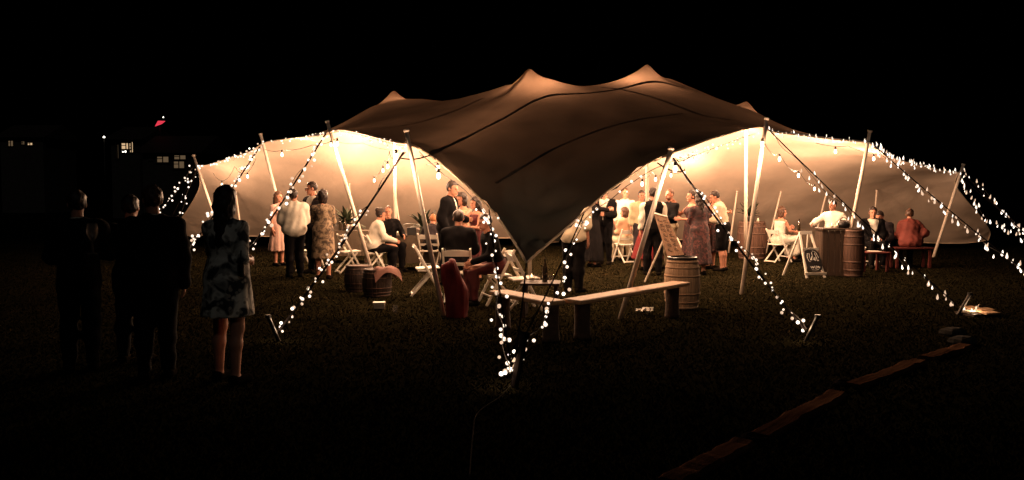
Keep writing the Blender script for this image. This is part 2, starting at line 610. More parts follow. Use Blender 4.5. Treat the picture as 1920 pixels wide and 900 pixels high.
def inside(pts, poly):
    x, y = pts[:, 0], pts[:, 1]
    res = np.zeros(len(pts), bool)
    j = len(poly) - 1
    for i in range(len(poly)):
        xi, yi, xj, yj = *poly[i], *poly[j]
        c = ((yi > y) != (yj > y)) & (x < (xj - xi) * (y - yi) / (yj - yi + 1e-12) + xi)
        res ^= c
        j = i
    return res


h = 0.2
g = []
for j, y in enumerate(np.arange(8, 26.5, h * 0.866)):
    for x in np.arange(-12, 16, h):
        g.append((x + (h / 2 if j % 2 else 0), y))
g = np.array(g)
g = g[inside(g, bound[:, :2])]
dmin = np.min(np.linalg.norm(g[:, None] - bound[None, :, :2], axis=2), axis=1)
g = g[dmin > 0.11]
for p in peaks.values():
    g = g[np.linalg.norm(g - p[:2], axis=1) > 0.27]
    ring = [p[:2]] + [p[:2] + r * np.array([math.cos(a), math.sin(a)]) for r, n in ((0.06, 8), (0.12, 12), (0.19, 14)) for a in np.linspace(0, 2 * math.pi, n, endpoint=False)]
    g = np.vstack([g, ring])
allp = np.vstack([bound[:, :2], g])
cdt = delaunay_2d_cdt([Vector(p) for p in allp], [], [list(range(len(bound)))], 1, 1e-5)
cv = np.array([tuple(p) for p in cdt[0]])
cf = [tuple(f) for f in cdt[2]]
orig = cdt[3]
z = height(cv)
for i, o_ in enumerate(orig):
    if o_ and o_[0] < len(bound):
        z[i] = bound[o_[0], 2]
edge_d = np.min(np.linalg.norm(cv[:, None] - bound[None, ::2, :2], axis=2), axis=1)
Tp = E['L1T'][-1]
for c_, amp, r0, n in ((Tp, 0.15, 1.6, 34), (E['BL4'][0], 0.05, 1.3, 22), (E['R4B'][-1], 0.05, 1.3, 22), (E['L4L3'][0], 0.035, 0.9, 20), (E['R3R4'][-1], 0.035, 0.9, 20), (E['L2L1'][-1], 0.035, 1.0, 18), (E['R1R2'][0], 0.035, 1.0, 18), (E['R1R2'][-1], 0.03, 0.9, 18), (E['L3L2'][-1], 0.03, 0.9, 18)):
    dv = cv - c_[:2]
    rr = np.linalg.norm(dv, axis=1)
    th = np.arctan2(dv[:, 1], dv[:, 0])
    z += amp * np.exp(-rr / r0) * np.sin(n * th + 1.3 * np.sin(5 * th)) * np.clip(rr / 0.5, 0, 1) * np.clip(edge_d / 0.15, 0.15, 1)
z += 0.02 * np.sin(cv[:, 0] * 3.1 + 1.7 * np.sin(cv[:, 1] * 1.3)) * np.sin(cv[:, 1] * 2.3 + cv[:, 0] * 0.7) * np.clip(edge_d / 0.4, 0, 1)
verts3 = np.column_stack([cv, z])

tent = thing('stretch_tent', 'large beige stretch marquee with four peaks and open lit sides on the lawn', 'tent', (0.0, 16.0, 0.0))
TO = np.array([0, 16.0, 0])


def tl(p):
    return np.asarray(p, float) - TO


mb = MB()
mb.add(verts3 - TO, cf)
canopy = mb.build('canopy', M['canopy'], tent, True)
bvh = BVHTree.FromPolygons([Vector(v) for v in verts3], cf)
hp = np.vstack([bound, bound[:1]])
MB().tube([tl(p) for p in hp], 0.016, 6).build('hem', M['hem'], canopy, True)


def on_roof(px, py):
    h_, n_, i_, d_ = bvh.ray_cast(Vector((0, 0, EYE)), Vector(ray(px, py)).normalized())
    if h_ is None:
        return None
    if n_.z < 0:
        n_ = -n_
    return np.array(h_), np.array(n_)


def seam(px, wid):
    q = [on_roof(*p) for p in resample(catmull(px, 6), 6)]
    q = [a for a in q if a is not None]
    runs, cur = [], [q[0]]
    for a_, b_ in zip(q[:-1], q[1:]):
        if np.linalg.norm(b_[0] - a_[0]) > 0.6:
            runs.append(cur)
            cur = []
        cur.append(b_)
    q = max(runs + [cur], key=len)
    vs, fs = [], []
    pts = np.array([a[0] for a in q])
    for i in range(len(q)):
        t = pts[min(i + 1, len(q) - 1)] - pts[max(i - 1, 0)]
        t /= np.linalg.norm(t) + 1e-9
        s_ = np.cross(t, q[i][1])
        s_ /= np.linalg.norm(s_) + 1e-9
        for sg in (-1, 1):
            c0 = q[i][0] + sg * s_ * wid / 2
            hz = bvh.ray_cast(Vector((c0[0], c0[1], 9)), Vector((0, 0, -1)))[0]
            zz = hz.z if hz is not None and abs(hz.z - c0[2]) < 0.25 else c0[2]
            vs.append((c0[0], c0[1], zz + 0.012))
    for i in range(len(q) - 1):
        if np.linalg.norm(pts[i + 1] - pts[i]) < 1.2:
            fs.append((2 * i, 2 * i + 1, 2 * i + 3, 2 * i + 2))
    m_ = MB()
    m_.add([tl(v) for v in vs], fs)
    m_.build('seam', M['seam'], canopy, True)


seam([(800, 293), (860, 266), (905, 243), (950, 220), (985, 199), (1010, 187), (1040, 179), (1100, 176), (1150, 170), (1185, 162), (1215, 155), (1245, 156), (1285, 167)], 0.075)
seam([(1128, 165), (1165, 169), (1200, 177), (1240, 189), (1280, 204), (1320, 218), (1370, 226)], 0.065)
seam([(930, 345), (980, 315), (1030, 285), (1080, 262), (1140, 240), (1200, 225), (1280, 214)], 0.05)
seam([(700, 245), (780, 232), (850, 210), (905, 185)], 0.06)


def pole(top, base, r=0.04):
    r = r * 0.84
    t, b = np.array(top), np.array(base)
    b = b + np.array([0, 0, -0.02])
    q = [b, b + (t - b) * 0.5, t]
    o = MB().tube([tl(p) for p in q], [r * 1.05, r, r * 0.92], 10).build('pole', M['pole'], tent, True)
    d = (t - b) / np.linalg.norm(t - b)
    MB().tube([tl(t - d * 0.01), tl(t + d * 0.03)], r * 1.25, 10).build('pole_cap', M['pole'], o, True)
    return o


pole(P(762, 246, D['L1'] - 0.05), G(832, 592), 0.038)
pole(P(614, 229, D['L2'] - 0.05), G(703, 527), 0.042)
pole(P(489, 252, D['L3'] - 0.05), G(550, 490), 0.045)
pole(P(363, 292, D['L4'] - 0.05), G(428, 480), 0.045)
pole(P(1258, 280, D['R1'] - 0.05), G(1162, 598), 0.038)
pole(P(1437, 224, D['R2'] - 0.05), G(1390, 552), 0.04)
pole(P(1631, 247, D['R3'] - 0.05), G(1579, 516), 0.042)
pole(P(1806, 309, D['R4'] - 0.05), G(1750, 482), 0.045)
for p in peaks.values():                       # king poles under the peaks
    pole(p - np.array([0, 0, 0.10]), (p[0] + 0.03, p[1], 0), 0.045)
for (tx, ty, d), (bx_, by_) in (((442, 357, 22.3), (458, 476)), ((655, 342, 22.2), (664, 478)), ((740, 353, 22.6), (757, 474)),
                                ((1382, 356, 22.5), (1366, 474)), ((1464, 357, 22.5), (1436, 474)), ((1549, 361, 22.4), (1521, 474)), ((1644, 354, 22.3), (1634, 474))):
    pole(P(tx, ty, d) - np.array([0, 0, 0.06]), G(bx_, by_), 0.028)


def strap(a, b, wid=0.035):
    a, b = np.array(a), np.array(b)
    n = 9
    q = [a + (b - a) * t - np.array([0, 0, 0.05 * 4 * t * (1 - t)]) for t in np.linspace(0, 1, n)]
    m_ = MB()
    for i in range(n - 1):
        m_.bar(tl(q[i]), tl(q[i + 1]), wid, 0.006)
    m_.build('guy_strap', M['strap'], tent)
    # ratchet buckle
    return q


def stake(p, lean, L=0.55):
    p = np.array(p)
    t = p + np.array([lean[0], lean[1], 1.0]) / np.linalg.norm([*lean, 1]) * L * 0.6
    b = p - np.array([lean[0], lean[1], 1.0]) / np.linalg.norm([*lean, 1]) * L * 0.4
    m_ = MB().tube([tl(b), tl(t)], 0.022, 8)
    m_.tube([tl(t - np.array([0, 0, 0.015])), tl(t + np.array([0, 0, 0.02]))], 0.034, 8)
    m_.build('stake', M['iron'], tent)


A0 = G(957, 728)
ANCH = dict(L1=G(523, 640), L2=G(412, 565), L3=G(318, 530), L4a=G(236, 482), L4b=G(282, 486), R1=G(1510, 640), R2=G(1796, 590), R3=G(1965, 556), R4a=G(1990, 510), R4b=G(1985, 490))
TOPS = dict(L1=P(757, 285, D['L1']), L2=P(611, 250, D['L2']), L3=P(487, 275, D['L3']), L4a=P(365, 308, D['L4']), L4b=P(369, 314, D['L4']),
            R1=P(1262, 296, D['R1']), R2=P(1440, 242, D['R2']), R3=P(1634, 268, D['R3']), R4a=P(1802, 320, D['R4']), R4b=P(1797, 328, D['R4']))
for k in ANCH:
    strap(TOPS[k], ANCH[k] + np.array([0, 0, 0.12]))
    dv = ANCH[k] - TOPS[k]
    stake(ANCH[k], dv[:2] / np.linalg.norm(dv[:2]) * 0.5)
EL, ER = P(917, 393, 9.55), P(1095, 399, 9.45)
strap(EL, A0 + np.array([0, 0, 0.22]), 0.014)
strap(ER, A0 + np.array([0, 0, 0.22]), 0.014)
strap(Tp, A0 + np.array([0.05, 0.1, 0.30]), 0.018)
m_ = MB().tube([tl(A0 - np.array([0, 0, 0.15])), tl(A0 + np.array([0.12, 0.16, 0.42]))], 0.036, 10)
m_.tube([tl(A0 + np.array([0.119, 0.159, 0.41])), tl(A0 + np.array([0.127, 0.17, 0.44]))], 0.046, 10)
m_.build('stake', M['strap'], tent)
for a, b in (((748, 296), (806, 291)), ((1232, 305), (1280, 322))):   # bridle straps below the two front poles
    d = D['L1'] if a[0] < 900 else D['R1']
    q = [P(a[0] + (b[0] - a[0]) * t, a[1] + (b[1] - a[1]) * t + 5 * math.sin(math.pi * t), d) for t in np.linspace(0, 1, 7)]
    MB().tube([tl(p) for p in q], 0.010, 6).build('bridle_strap', M['strap'], tent)

# ------------------------------------------------------------------ strings of lights
mb_ = MB().lathe([(0.001, -1.0), (0.6, -0.8), (0.95, -0.3), (0.95, 0.3), (0.6, 0.8), (0.001, 1.0)], n=8)
BULB_ME = {}
for nm_, sc, mt in (('round', (0.019, 0.019), 'fairy'), ('small', (0.015, 0.015), 'fairy')):
    m2 = MB()
    m2.add(np.array(mb_.v) * np.array([sc[0], sc[0], sc[1]]), mb_.f)
    BULB_ME[nm_] = m2.mesh('bulb', M[mt], True)
m2 = MB().lathe([(0.001, -0.030), (0.013, -0.022), (0.019, -0.006), (0.015, 0.018), (0.007, 0.045), (0.001, 0.065)], n=8)
BULB_ME['flame'] = m2.mesh('bulb', M['fairy'], True)
BULB_VAR = {}
for k_, me_ in BULB_ME.items():
    BULB_VAR[k_] = [me_]
    for mt_ in ('fairy_low', 'fairy_high'):
        c_ = me_.copy()
        c_.materials[0] = M[mt_]
        BULB_VAR[k_].append(c_)


def light_string(label, pts, n, jit, style='round', t0=0.0, t1=1.0, sag=0.0, group='fairy light strings on the marquee', scale=1.0, wrap=0.0, glow=0.0):
    pts = resample(np.array(pts, float), 0.08)
    m = len(pts)
    tt = np.linspace(0, 1, m)
    pts = pts + np.column_stack([np.zeros(m), np.zeros(m), -sag * 4 * tt * (1 - tt)])
    if wrap:
        ph = tt * m * 0.55
        pts = pts + wrap * np.column_stack([np.cos(ph), np.sin(ph) * 0.6, np.sin(ph * 1.7) * 0.5])
    base = pts[0].copy()
    root = thing('light_string', label, 'light string', tuple(base), 0, group)
    MB().tube(pts - base, 0.005, 5).build('cable', M['cord'], root)
    n = int(n * (0.95 if style == 'flame' else 0.85))
    scale = scale * (0.8 if style == 'flame' else 1.0)
    for k in range(n):
        t = t0 + (t1 - t0) * (k + 0.5 + rng.uniform(-0.45, 0.45)) / n
        p = np.array([np.interp(t, tt, pts[:, c]) for c in range(3)])
        p = p + rng.normal(0, jit, 3) * np.array([1, 0.5, 0.7]) - np.array([0, 0, 0.02])
        b = link('bulb', BULB_VAR[style][int(rng.choice([0, 0, 1, 2]))], root)
        b.location = tuple(p - base)
        sc = scale * rng.uniform(0.6, 1.3)
        b.scale = (sc, sc, sc)
        b.rotation_euler = (rng.uniform(-.3, .3), rng.uniform(-.3, .3), 0)
        if glow and k >= n - 2:                # the bulbs lying by the stake light the grass there
            ld = bpy.data.lights.new('bulb_light', 'POINT')
            ld.energy = glow
            ld.color = (1.0, 0.66, 0.40)
            ld.shadow_soft_size = 0.03
            lo = bpy.data.objects.new('bulb_light', ld)
            C.objects.link(lo)
            lo.parent = b
            lo.location = (0.0, -0.03, 0.06)
    return root


def edge_pts(key, dy=-0.04, dz=-0.03):
    return catmull(E[key], 6) + np.array([0, dy, dz])


up = np.array([0, 0, 0.12])
light_string('fairy lights climbing the guy strap left of the seated couple, down to the lawn', [TOPS['L1'], ANCH['L1'] + up], 52, 0.04, t0=0.34, t1=1.0, wrap=0.03, glow=1.6, scale=0.85)
light_string('fairy lights on the guy strap crossing in front of the man in the white shirt', [TOPS['L2'], ANCH['L2'] + up], 64, 0.04, t0=0.03, wrap=0.03, scale=1.35)
light_string('fairy lights on the guy strap that passes behind the woman in the floral dress', [TOPS['L3'], ANCH['L3'] + up], 76, 0.05, t0=0.03, wrap=0.03, scale=1.5)
light_string('upper of the two fairy light strings falling from the far left tent pole', [TOPS['L4a'], ANCH['L4a'] + up], 46, 0.06, wrap=0.03, scale=1.3, sag=0.1)
light_string('lower of the two fairy light strings falling from the far left tent pole', [TOPS['L4b'], ANCH['L4b'] + up], 36, 0.06, wrap=0.03, scale=1.3, sag=0.35)
light_string('fairy lights on the guy strap running down in front of the barrel table', [TOPS['R1'], ANCH['R1'] + up], 50, 0.035, t0=0.2, wrap=0.03, glow=1.6, scale=0.88)
light_string('fairy lights on the guy strap that crosses the bar counter', [TOPS['R2'], ANCH['R2'] + up], 44, 0.04, 'flame', t0=0.22, wrap=0.03, sag=0.12)
light_string('longest fairy light string, leaving the frame at the right above the lawn', [TOPS['R3'], ANCH['R3'] + up], 62, 0.05, 'flame', wrap=0.03, scale=1.15, sag=0.1)
light_string('upper of the two fairy light strings falling from the far right tent pole', [TOPS['R4a'], P(1840, 352, 20.8), P(1870, 385, 20.6), P(1900, 418, 20.4), ANCH['R4a'] + up], 60, 0.06, 'flame', wrap=0.03, scale=1.3)
light_string('lower of the two fairy light strings falling from the far right tent pole', [TOPS['R4b'], P(1822, 372, 21), P(1844, 403, 21), P(1872, 422, 21), P(1918, 441, 21), ANCH['R4b'] + up], 54, 0.06, 'flame', wrap=0.03, scale=1.3)
light_string('fairy lights along the canopy edge at the far left end of the marquee', edge_pts('L4L3', -0.05, 0.0), 56, 0.05, scale=1.2)
light_string('sparse fairy lights along the short edge between the second and third tent poles from left', edge_pts('L3L2', -0.04, -0.0), 30, 0.04, scale=1.0)
light_string('fairy lights under the canopy edge above the woman in the tan dress', edge_pts('L2L1', -0.05, -0.04), 44, 0.05, 'small')
def hang(px, d0, d1):
    n_ = len(px)
    return catmull([P(a, b, d0 + (d1 - d0) * k / (n_ - 1)) for k, (a, b) in enumerate(px)], 6)


VL = hang([(916, 412), (924, 455), (930, 505), (933, 548), (937, 592), (941, 630), (950, 668), (951, 700)], 9.5, 6.62)
VR = hang([(1093, 412), (1076, 452), (1060, 503), (1046, 548), (1030, 582), (1008, 614), (984, 642), (966, 668), (957, 700)], 9.4, 6.62)
q = np.vstack([edge_pts('L1T', 0.10, -0.10)[6:46], VL])
light_string('fairy lights from the edge by the black suit down to the front stake, left string', q, 62, 0.04, wrap=0.02, t0=0.2, t1=1.0, glow=1.0, scale=0.92)
q = np.vstack([edge_pts('TR1', 0.10, -0.12)[18:][::-1], VR])
light_string('fairy lights from the edge above the dancers down to the front stake', q, 62, 0.04, wrap=0.02, t0=0.05, t1=1.0, glow=1.0, scale=0.92)
light_string('fairy lights hanging under the canopy edge above the leaning man in the pale shirt', edge_pts('R1R2', 0.0, -0.10)[0:36], 48, 0.05, 'small', sag=0.06)
light_string('fairy lights along the canopy edge above the bar counter', edge_pts('R2R3', -0.05, 0.02), 44, 0.05, 'flame', scale=0.75)
light_string('dense fairy lights along the canopy edge at the far right end of the marquee', edge_pts('R3R4', -0.06, 0.0), 80, 0.06, 'flame', scale=1.0)

# festoon strings with larger lamps inside the tent, several added as fill light
bulb_me = MB().lathe([(0.001, -0.045), (0.020, -0.037), (0.029, -0.012), (0.024, 0.015), (0.016, 0.04), (0.014, 0.05)], n=10).mesh('bulb', M['festoon'], True)
sock_me = MB().lathe([(0.018, 0.04), (0.02, 0.045), (0.02, 0.085), (0.006, 0.095)], n=8).mesh('socket', M['cord'], True)


def festoon(label, pts, lamps, watts, sag=0.12):
    pts = np.array(pts)
    base = pts[0]
    root = thing('festoon_light', label, 'festoon lights', tuple(base), 0, 'festoon lamp strings inside the tent')
    line = []
    for a, b in zip(pts[:-1], pts[1:]):
        for t in np.linspace(0, 1, 8, endpoint=False):
            line.append(a + (b - a) * t - np.array([0, 0, sag * 4 * t * (1 - t)]))
    line.append(pts[-1])
    line = np.array(line)
    MB().tube(line - base, 0.006, 5).build('cable', M['cord'], root)
    for t, wt in lamps:
        i = t * (len(line) - 1)
        p = np.array([np.interp(i, np.arange(len(line)), line[:, c]) for c in range(3)]) - np.array([0, 0, 0.10])
        b = link('bulb', bulb_me, root)
        b.location = tuple(p - base)
        s_ = link('socket', sock_me, b)
        ld = bpy.data.lights.new('lamp', 'POINT')
        ld.energy = wt * watts
        ld.color = (1.0, 0.61, 0.37)
        ld.shadow_soft_size = 0.06
        lo = bpy.data.objects.new('lamp', ld)
        C.objects.link(lo)
        lo.parent = b
        lo.location = (0, 0, -0.10)
    return root


def under(px, py, d, drop=0.2):
    """a point below the canopy"""
    p = P(px, py, d)
    h_ = bvh.ray_cast(Vector((p[0], p[1], 9)), Vector((0, 0, -1)))[0]
    if h_ is not None:
        p[2] = min(p[2], h_.z - drop)
    return p


WATT = 100.0
festoon('string of warm lamps under the canopy edge left of the tent, one hanging low',
        [P(497, 280, 19.0), P(529, 281, 17.6), P(585, 272, 16.2), P(634, 258, 14.9)], [(0.33, 1.5), (0.99, 0.45)], WATT, 0.04)
festoon('added string of unseen lamps behind the dark front flap, lighting the back wall', [under(860, 330, 19.5), under(960, 330, 20.0), under(1060, 330, 20.0), under(1130, 330, 19.5)],  # lamps added out of view to brighten the back wall
        [(0.05, 1.0), (0.35, 1.0), (0.65, 1.0), (0.95, 1.0)], WATT)
festoon('added string of warm lamps brightening the back of the left bay', [P(618, 262, 18.6), P(680, 268, 19.6), P(748, 282, 19.8)], [(0.02, 1.2), (0.97, 2.4)], WATT, 0.05)  # added beside the pole-top clusters to brighten back wall and left wing
festoon('added string of warm fill lamps just inside the far left canopy edge', [P(480, 297, 19.9), P(440, 312, 20.6), P(400, 325, 21.3)], [(0.2, 0.35), (0.8, 0.45)], WATT, 0.28)  # fill lamps added among the edge bulbs to light the left wing
festoon('added string of warm fill lamps just inside the canopy edge above the bar counter', [P(1530, 268, 15.6), P(1590, 274, 16.3), P(1650, 290, 17.2)], [(0.3, 0.35), (0.9, 0.4)], WATT, 0.03)  # fill lamps added among the edge bulbs for the right wing
festoon('string of warm lamps running back from the front left pole', [P(742, 279, 10.45), P(730, 284, 13.5), under(722, 300, 17.5), under(700, 330, 20.5)],
        [(0.0, 0.3), (0.45, 0.9), (0.72, 1.0), (0.97, 1.0)], WATT)
festoon('string of warm lamps hanging from the second right pole toward the tent back', [P(1429, 258, 12.9), under(1462, 288, 15.6), under(1498, 320, 17.6), under(1530, 345, 19.6)],
        [(0.0, 0.6), (0.33, 2.0), (0.66, 2.0), (0.97, 0.9)], WATT)
festoon('string of warm lamps over the standing guests in the middle of the tent', [under(1195, 326, 14.0), under(1222, 322, 17.0), under(1255, 318, 19.5), under(1285, 315, 21)],
        [(0.1, 0.3), (0.4, 0.6), (0.7, 0.7), (0.98, 0.8)], WATT)
pk = {k: v - np.array([0, 0, 0.38]) for k, v in peaks.items()}
festoon('string of warm lamps strung between the four king poles under the peaks', [pk['PK1'] + [0.2, -0.2, 0], pk['PK2'] + [0.25, 0.1, 0], pk['PK3'] + [-0.25, 0.0, 0], pk['PK4'] + [-0.2, -0.2, 0]],
        [(0.01, 4.2), (0.335, 6.5), (0.66, 6.5), (0.99, 3.8)], WATT, 0.5)
def roof_run(a, b, n, drop):
    out = []
    for t in np.linspace(0, 1, n):
        p = np.array(a) + (np.array(b) - np.array(a)) * t
        h_ = bvh.ray_cast(Vector((p[0], p[1], 9)), Vector((0, 0, -1)))[0]
        out.append((p[0], p[1], h_.z - drop))
    return out


festoon('added string of unseen lamps under the roof between second peak and front left pole', roof_run(peaks['PK2'][:2] + [-.5, -.5], P(800, 270, 11.9)[:2], 6, .30),  # hidden lamps added so the roof ridge glows through the fabric
        [(0.1, 0.9), (0.36, 0.9), (0.62, 0.8), (0.88, 0.6)], WATT, 0.02)
festoon('added string of unseen lamps under the front flap, lighting the guests', [under(868, 322, 12.6), under(985, 330, 12.2), under(1132, 338, 12.6)], [(0.0, 0.35), (0.99, 0.35)], WATT)  # added out of view to light guests and chairs near the flap
festoon('added string with one fill lamp at the head of the front right pole', [P(1266, 302, 10.15), P(1300, 290, 11.2)], [(0.0, 0.3)], WATT, 0.03)  # lamp added to brighten the pole, barrel and bench
festoon('short string of warm lamps under the canopy edge right of the front left pole', [P(786, 284, 10.6), P(826, 318, 10.9)], [(0.9, 0.3)], WATT, 0.02)

# ------------------------------------------------------------------ people
def smin(a, b, k):
    hh = np.clip(0.5 + 0.5 * (b - a) / k, 0, 1)
    return b + (a - b) * hh - k * hh * (1 - hh)


def sd_cap(p, a, b, ra, rb):
    ba = b - a
    pa = p - a
    hh = np.clip(pa @ ba / (ba @ ba + 1e-12), 0, 1)
    return np.linalg.norm(pa - hh[:, None] * ba, axis=1) - (ra + (rb - ra) * hh)


def sd_ell(p, c, r, Rm=None):
    q = p - c
    if Rm is not None:
        q = q @ Rm
    k0 = np.linalg.norm(q / r, axis=1)
    k1 = np.linalg.norm(q / (r * r), axis=1)
    return k0 * (k0 - 1) / (k1 + 1e-9)


def surface_net(f, lo, hi, hs):
    lo, hi = np.array(lo, float), np.array(hi, float)
    n = np.maximum(4, np.ceil((hi - lo) / hs).astype(int) + 1)
    ax = [lo[i] + hs * np.arange(n[i]) for i in range(3)]
    gxx = np.stack(np.meshgrid(*ax, indexing='ij'), -1).reshape(-1, 3)
    F = f(gxx).reshape(n)
    F[0], F[-1], F[:, 0], F[:, -1], F[:, :, 0], F[:, :, -1] = [1e-3 + np.abs(a) for a in (F[0], F[-1], F[:, 0], F[:, -1], F[:, :, 0], F[:, :, -1])]
    ins = F < 0
    cnt = np.zeros(n - 1, int)
    for a in (0, 1):
        for b in (0, 1):
            for c in (0, 1):
                cnt += ins[a:n[0] - 1 + a, b:n[1] - 1 + b, c:n[2] - 1 + c]
    act = (cnt > 0) & (cnt < 8)
    idx = -np.ones(n - 1, int)
    ids = np.argwhere(act)
    idx[act] = np.arange(len(ids))
    acc = np.zeros((len(ids), 3))
    num = np.zeros(len(ids))
    corners = [(a, b, c) for a in (0, 1) for b in (0, 1) for c in (0, 1)]
    for i, ca in enumerate(corners):
        for cb in corners[i + 1:]:
            if sum(abs(x - y) for x, y in zip(ca, cb)) != 1:
                continue
            fa = F[tuple((ids + ca).T)]
            fb = F[tuple((ids + cb).T)]
            cr = (fa < 0) != (fb < 0)
            t = np.where(cr, fa / np.where(cr, fa - fb, 1), 0)
            pos = np.array(ca) + t[:, None] * (np.array(cb) - np.array(ca))
            acc += np.where(cr[:, None], pos, 0)
            num += cr
    vs = lo + hs * (ids + acc / num[:, None])
    quads = []
    for d in range(3):
        u, v = (d + 1) % 3, (d + 2) % 3
        s0 = [slice(None)] * 3
        s1 = [slice(None)] * 3
        s0[d], s1[d] = slice(0, n[d] - 1), slice(1, n[d])
        ch = ins[tuple(s0)] != ins[tuple(s1)]
        e = np.argwhere(ch)
        e = e[(e[:, u] > 0) & (e[:, v] > 0) & (e[:, u] < n[u] - 1) & (e[:, v] < n[v] - 1)]
        if not len(e):
            continue

        def cell(du, dv):
            c = e.copy()
            c[:, u] -= du
            c[:, v] -= dv
            return idx[tuple(c.T)]
        q = np.column_stack([cell(1, 1), cell(0, 1), cell(0, 0), cell(1, 0)])
        flip = ~ins[tuple(e.T)]
        q[flip] = q[flip][:, ::-1]
        quads.append(q)
    return vs, np.concatenate(quads)


def rot_x(a):
    c, s_ = math.cos(a), math.sin(a)
    return np.array([[1, 0, 0], [0, c, -s_], [0, s_, c]])


def rot_y(a):
    c, s_ = math.cos(a), math.sin(a)
    return np.array([[c, 0, s_], [0, 1, 0], [-s_, 0, c]])


def rot_z(a):
    c, s_ = math.cos(a), math.sin(a)
    return np.array([[c, -s_, 0], [s_, c, 0], [0, 0, 1]])


def head_sdf(fem):
    jw = 0.05 if fem else 0.056

    def f(p):
        d = sd_ell(p, np.array([0, .012, .032]), np.array([.074, .094, .094]))
        d = smin(d, sd_ell(p, np.array([0, -.028, -.045]), np.array([jw, .062, .068])), .03)
        d = smin(d, sd_cap(p, np.array([0, -.088, .012]), np.array([0, -.108, -.022]), .010, .015), .012)
        d = smin(d, sd_ell(p, np.array([0, -.080, -.096]), np.array([.022, .018, .016])), .02)
        d = smin(d, sd_cap(p, np.array([-.034, -.080, .033]), np.array([.034, -.080, .033]), .009, .009), .012)
        for s_ in (-1, 1):
            d = np.maximum(d, -(sd_ell(p, np.array([s_ * .031, -.098, .012]), np.array([.019, .016, .012]))))
            d = smin(d, sd_ell(p, np.array([s_ * .076, .012, -.005]), np.array([.011, .024, .033])), .008)
        d = smin(d, sd_ell(p, np.array([0, -.090, -.052]), np.array([.024, .011, .005])), .006)
        d = smin(d, sd_ell(p, np.array([0, -.088, -.064]), np.array([.020, .012, .006])), .006)
        d = smin(d, sd_cap(p, np.array([0, .02, -.06]), np.array([0, .03, -.17]), .05, .056), .02)
        return d
    return surface_net(f, (-.1, -.135, -.18), (.1, .12, .14), .0075)


HEADS = {False: head_sdf(False), True: head_sdf(True)}
EYE_V = []
mbe = MB()
for s_ in (-1, 1):
    mbe.lathe([(.001, -.009), (.008, -.005), (.0095, 0), (.008, .005), (.001, .009)], (s_ * .031, -.083, .012), 8)
EYES = (np.array(mbe.v), mbe.f)


def hand_sdf(curl):
    segs = []
    for x, L in ((.030, .072), (.010, .080), (-.010, .075), (-.029, .060)):
        a = np.array([x, .002, .082])
        c1, c2, c3 = curl * .5, curl * 1.3, curl * 2.0
        b = a + L * .42 * np.array([x * .6, math.sin(c1), math.cos(c1)])
        c = b + L * .33 * np.array([x * .3, math.sin(c2), math.cos(c2)])
        d = c + L * .25 * np.array([0, math.sin(c3), math.cos(c3)])
        segs += [(a, b, .0092, .0086), (b, c, .0086, .0078), (c, d, .0078, .0066)]
    th = [np.array([.030, .006, .028]), np.array([.054, .018 + .01 * curl, .052]), np.array([.052, .030 + .012 * curl, .082])]
    segs += [(th[0], th[1], .013, .0105), (th[1], th[2], .0105, .0080)]

    def f(p):
        d = sd_ell(p, np.array([0, 0, .046]), np.array([.043, .015, .056]))
        d = smin(d, sd_cap(p, np.zeros(3), np.array([0, 0, .02]), .024, .022), .02)
        fd = np.full(len(p), 9.0)
        for a, b, ra, rb in segs:
            fd = np.minimum(fd, sd_cap(p, a, b, ra, rb))
        return smin(d, fd, .008)
    return surface_net(f, (-.06, -.035, -.03), (.085, .11, .185), .0052)


HANDS = {'relax': hand_sdf(0.35), 'grip': hand_sdf(0.85)}

ARM = {
    'down': ((.14, .02, -1), (.06, -.16, -1)),
    'down_bent': ((.16, .10, -1), (-.05, -.55, -.85)),
    'front': ((.14, -.25, -.95), (-.35, -.9, .05)),
    'table': ((.18, -.55, -.8), (-.25, -1, -.05)),
    'drink': ((.22, -.42, -.85), (-.30, -.62, .78)),
    'raise': ((.25, -.6, -.55), (-.05, -.45, .95)),
    'hip': ((.55, .18, -.85), (-.75, -.25, -.55)),
    'reach': ((.15, -.85, -.45), (0.0, -1, .05)),
    'hug': ((.25, -.95, -.1), (-.55, -.8, .05)),
    'side': ((.95, -.15, -.15), (.9, -.45, .0)),
    'lap': ((.12, -.22, -.95), (-.35, -.85, -.35)),
    'phone': ((.1, -.4, -.9), (-.25, -.75, .65)),
}


def unit(v):
    v = np.array(v, float)
    return v / np.linalg.norm(v)


HAIRSEED = [0]


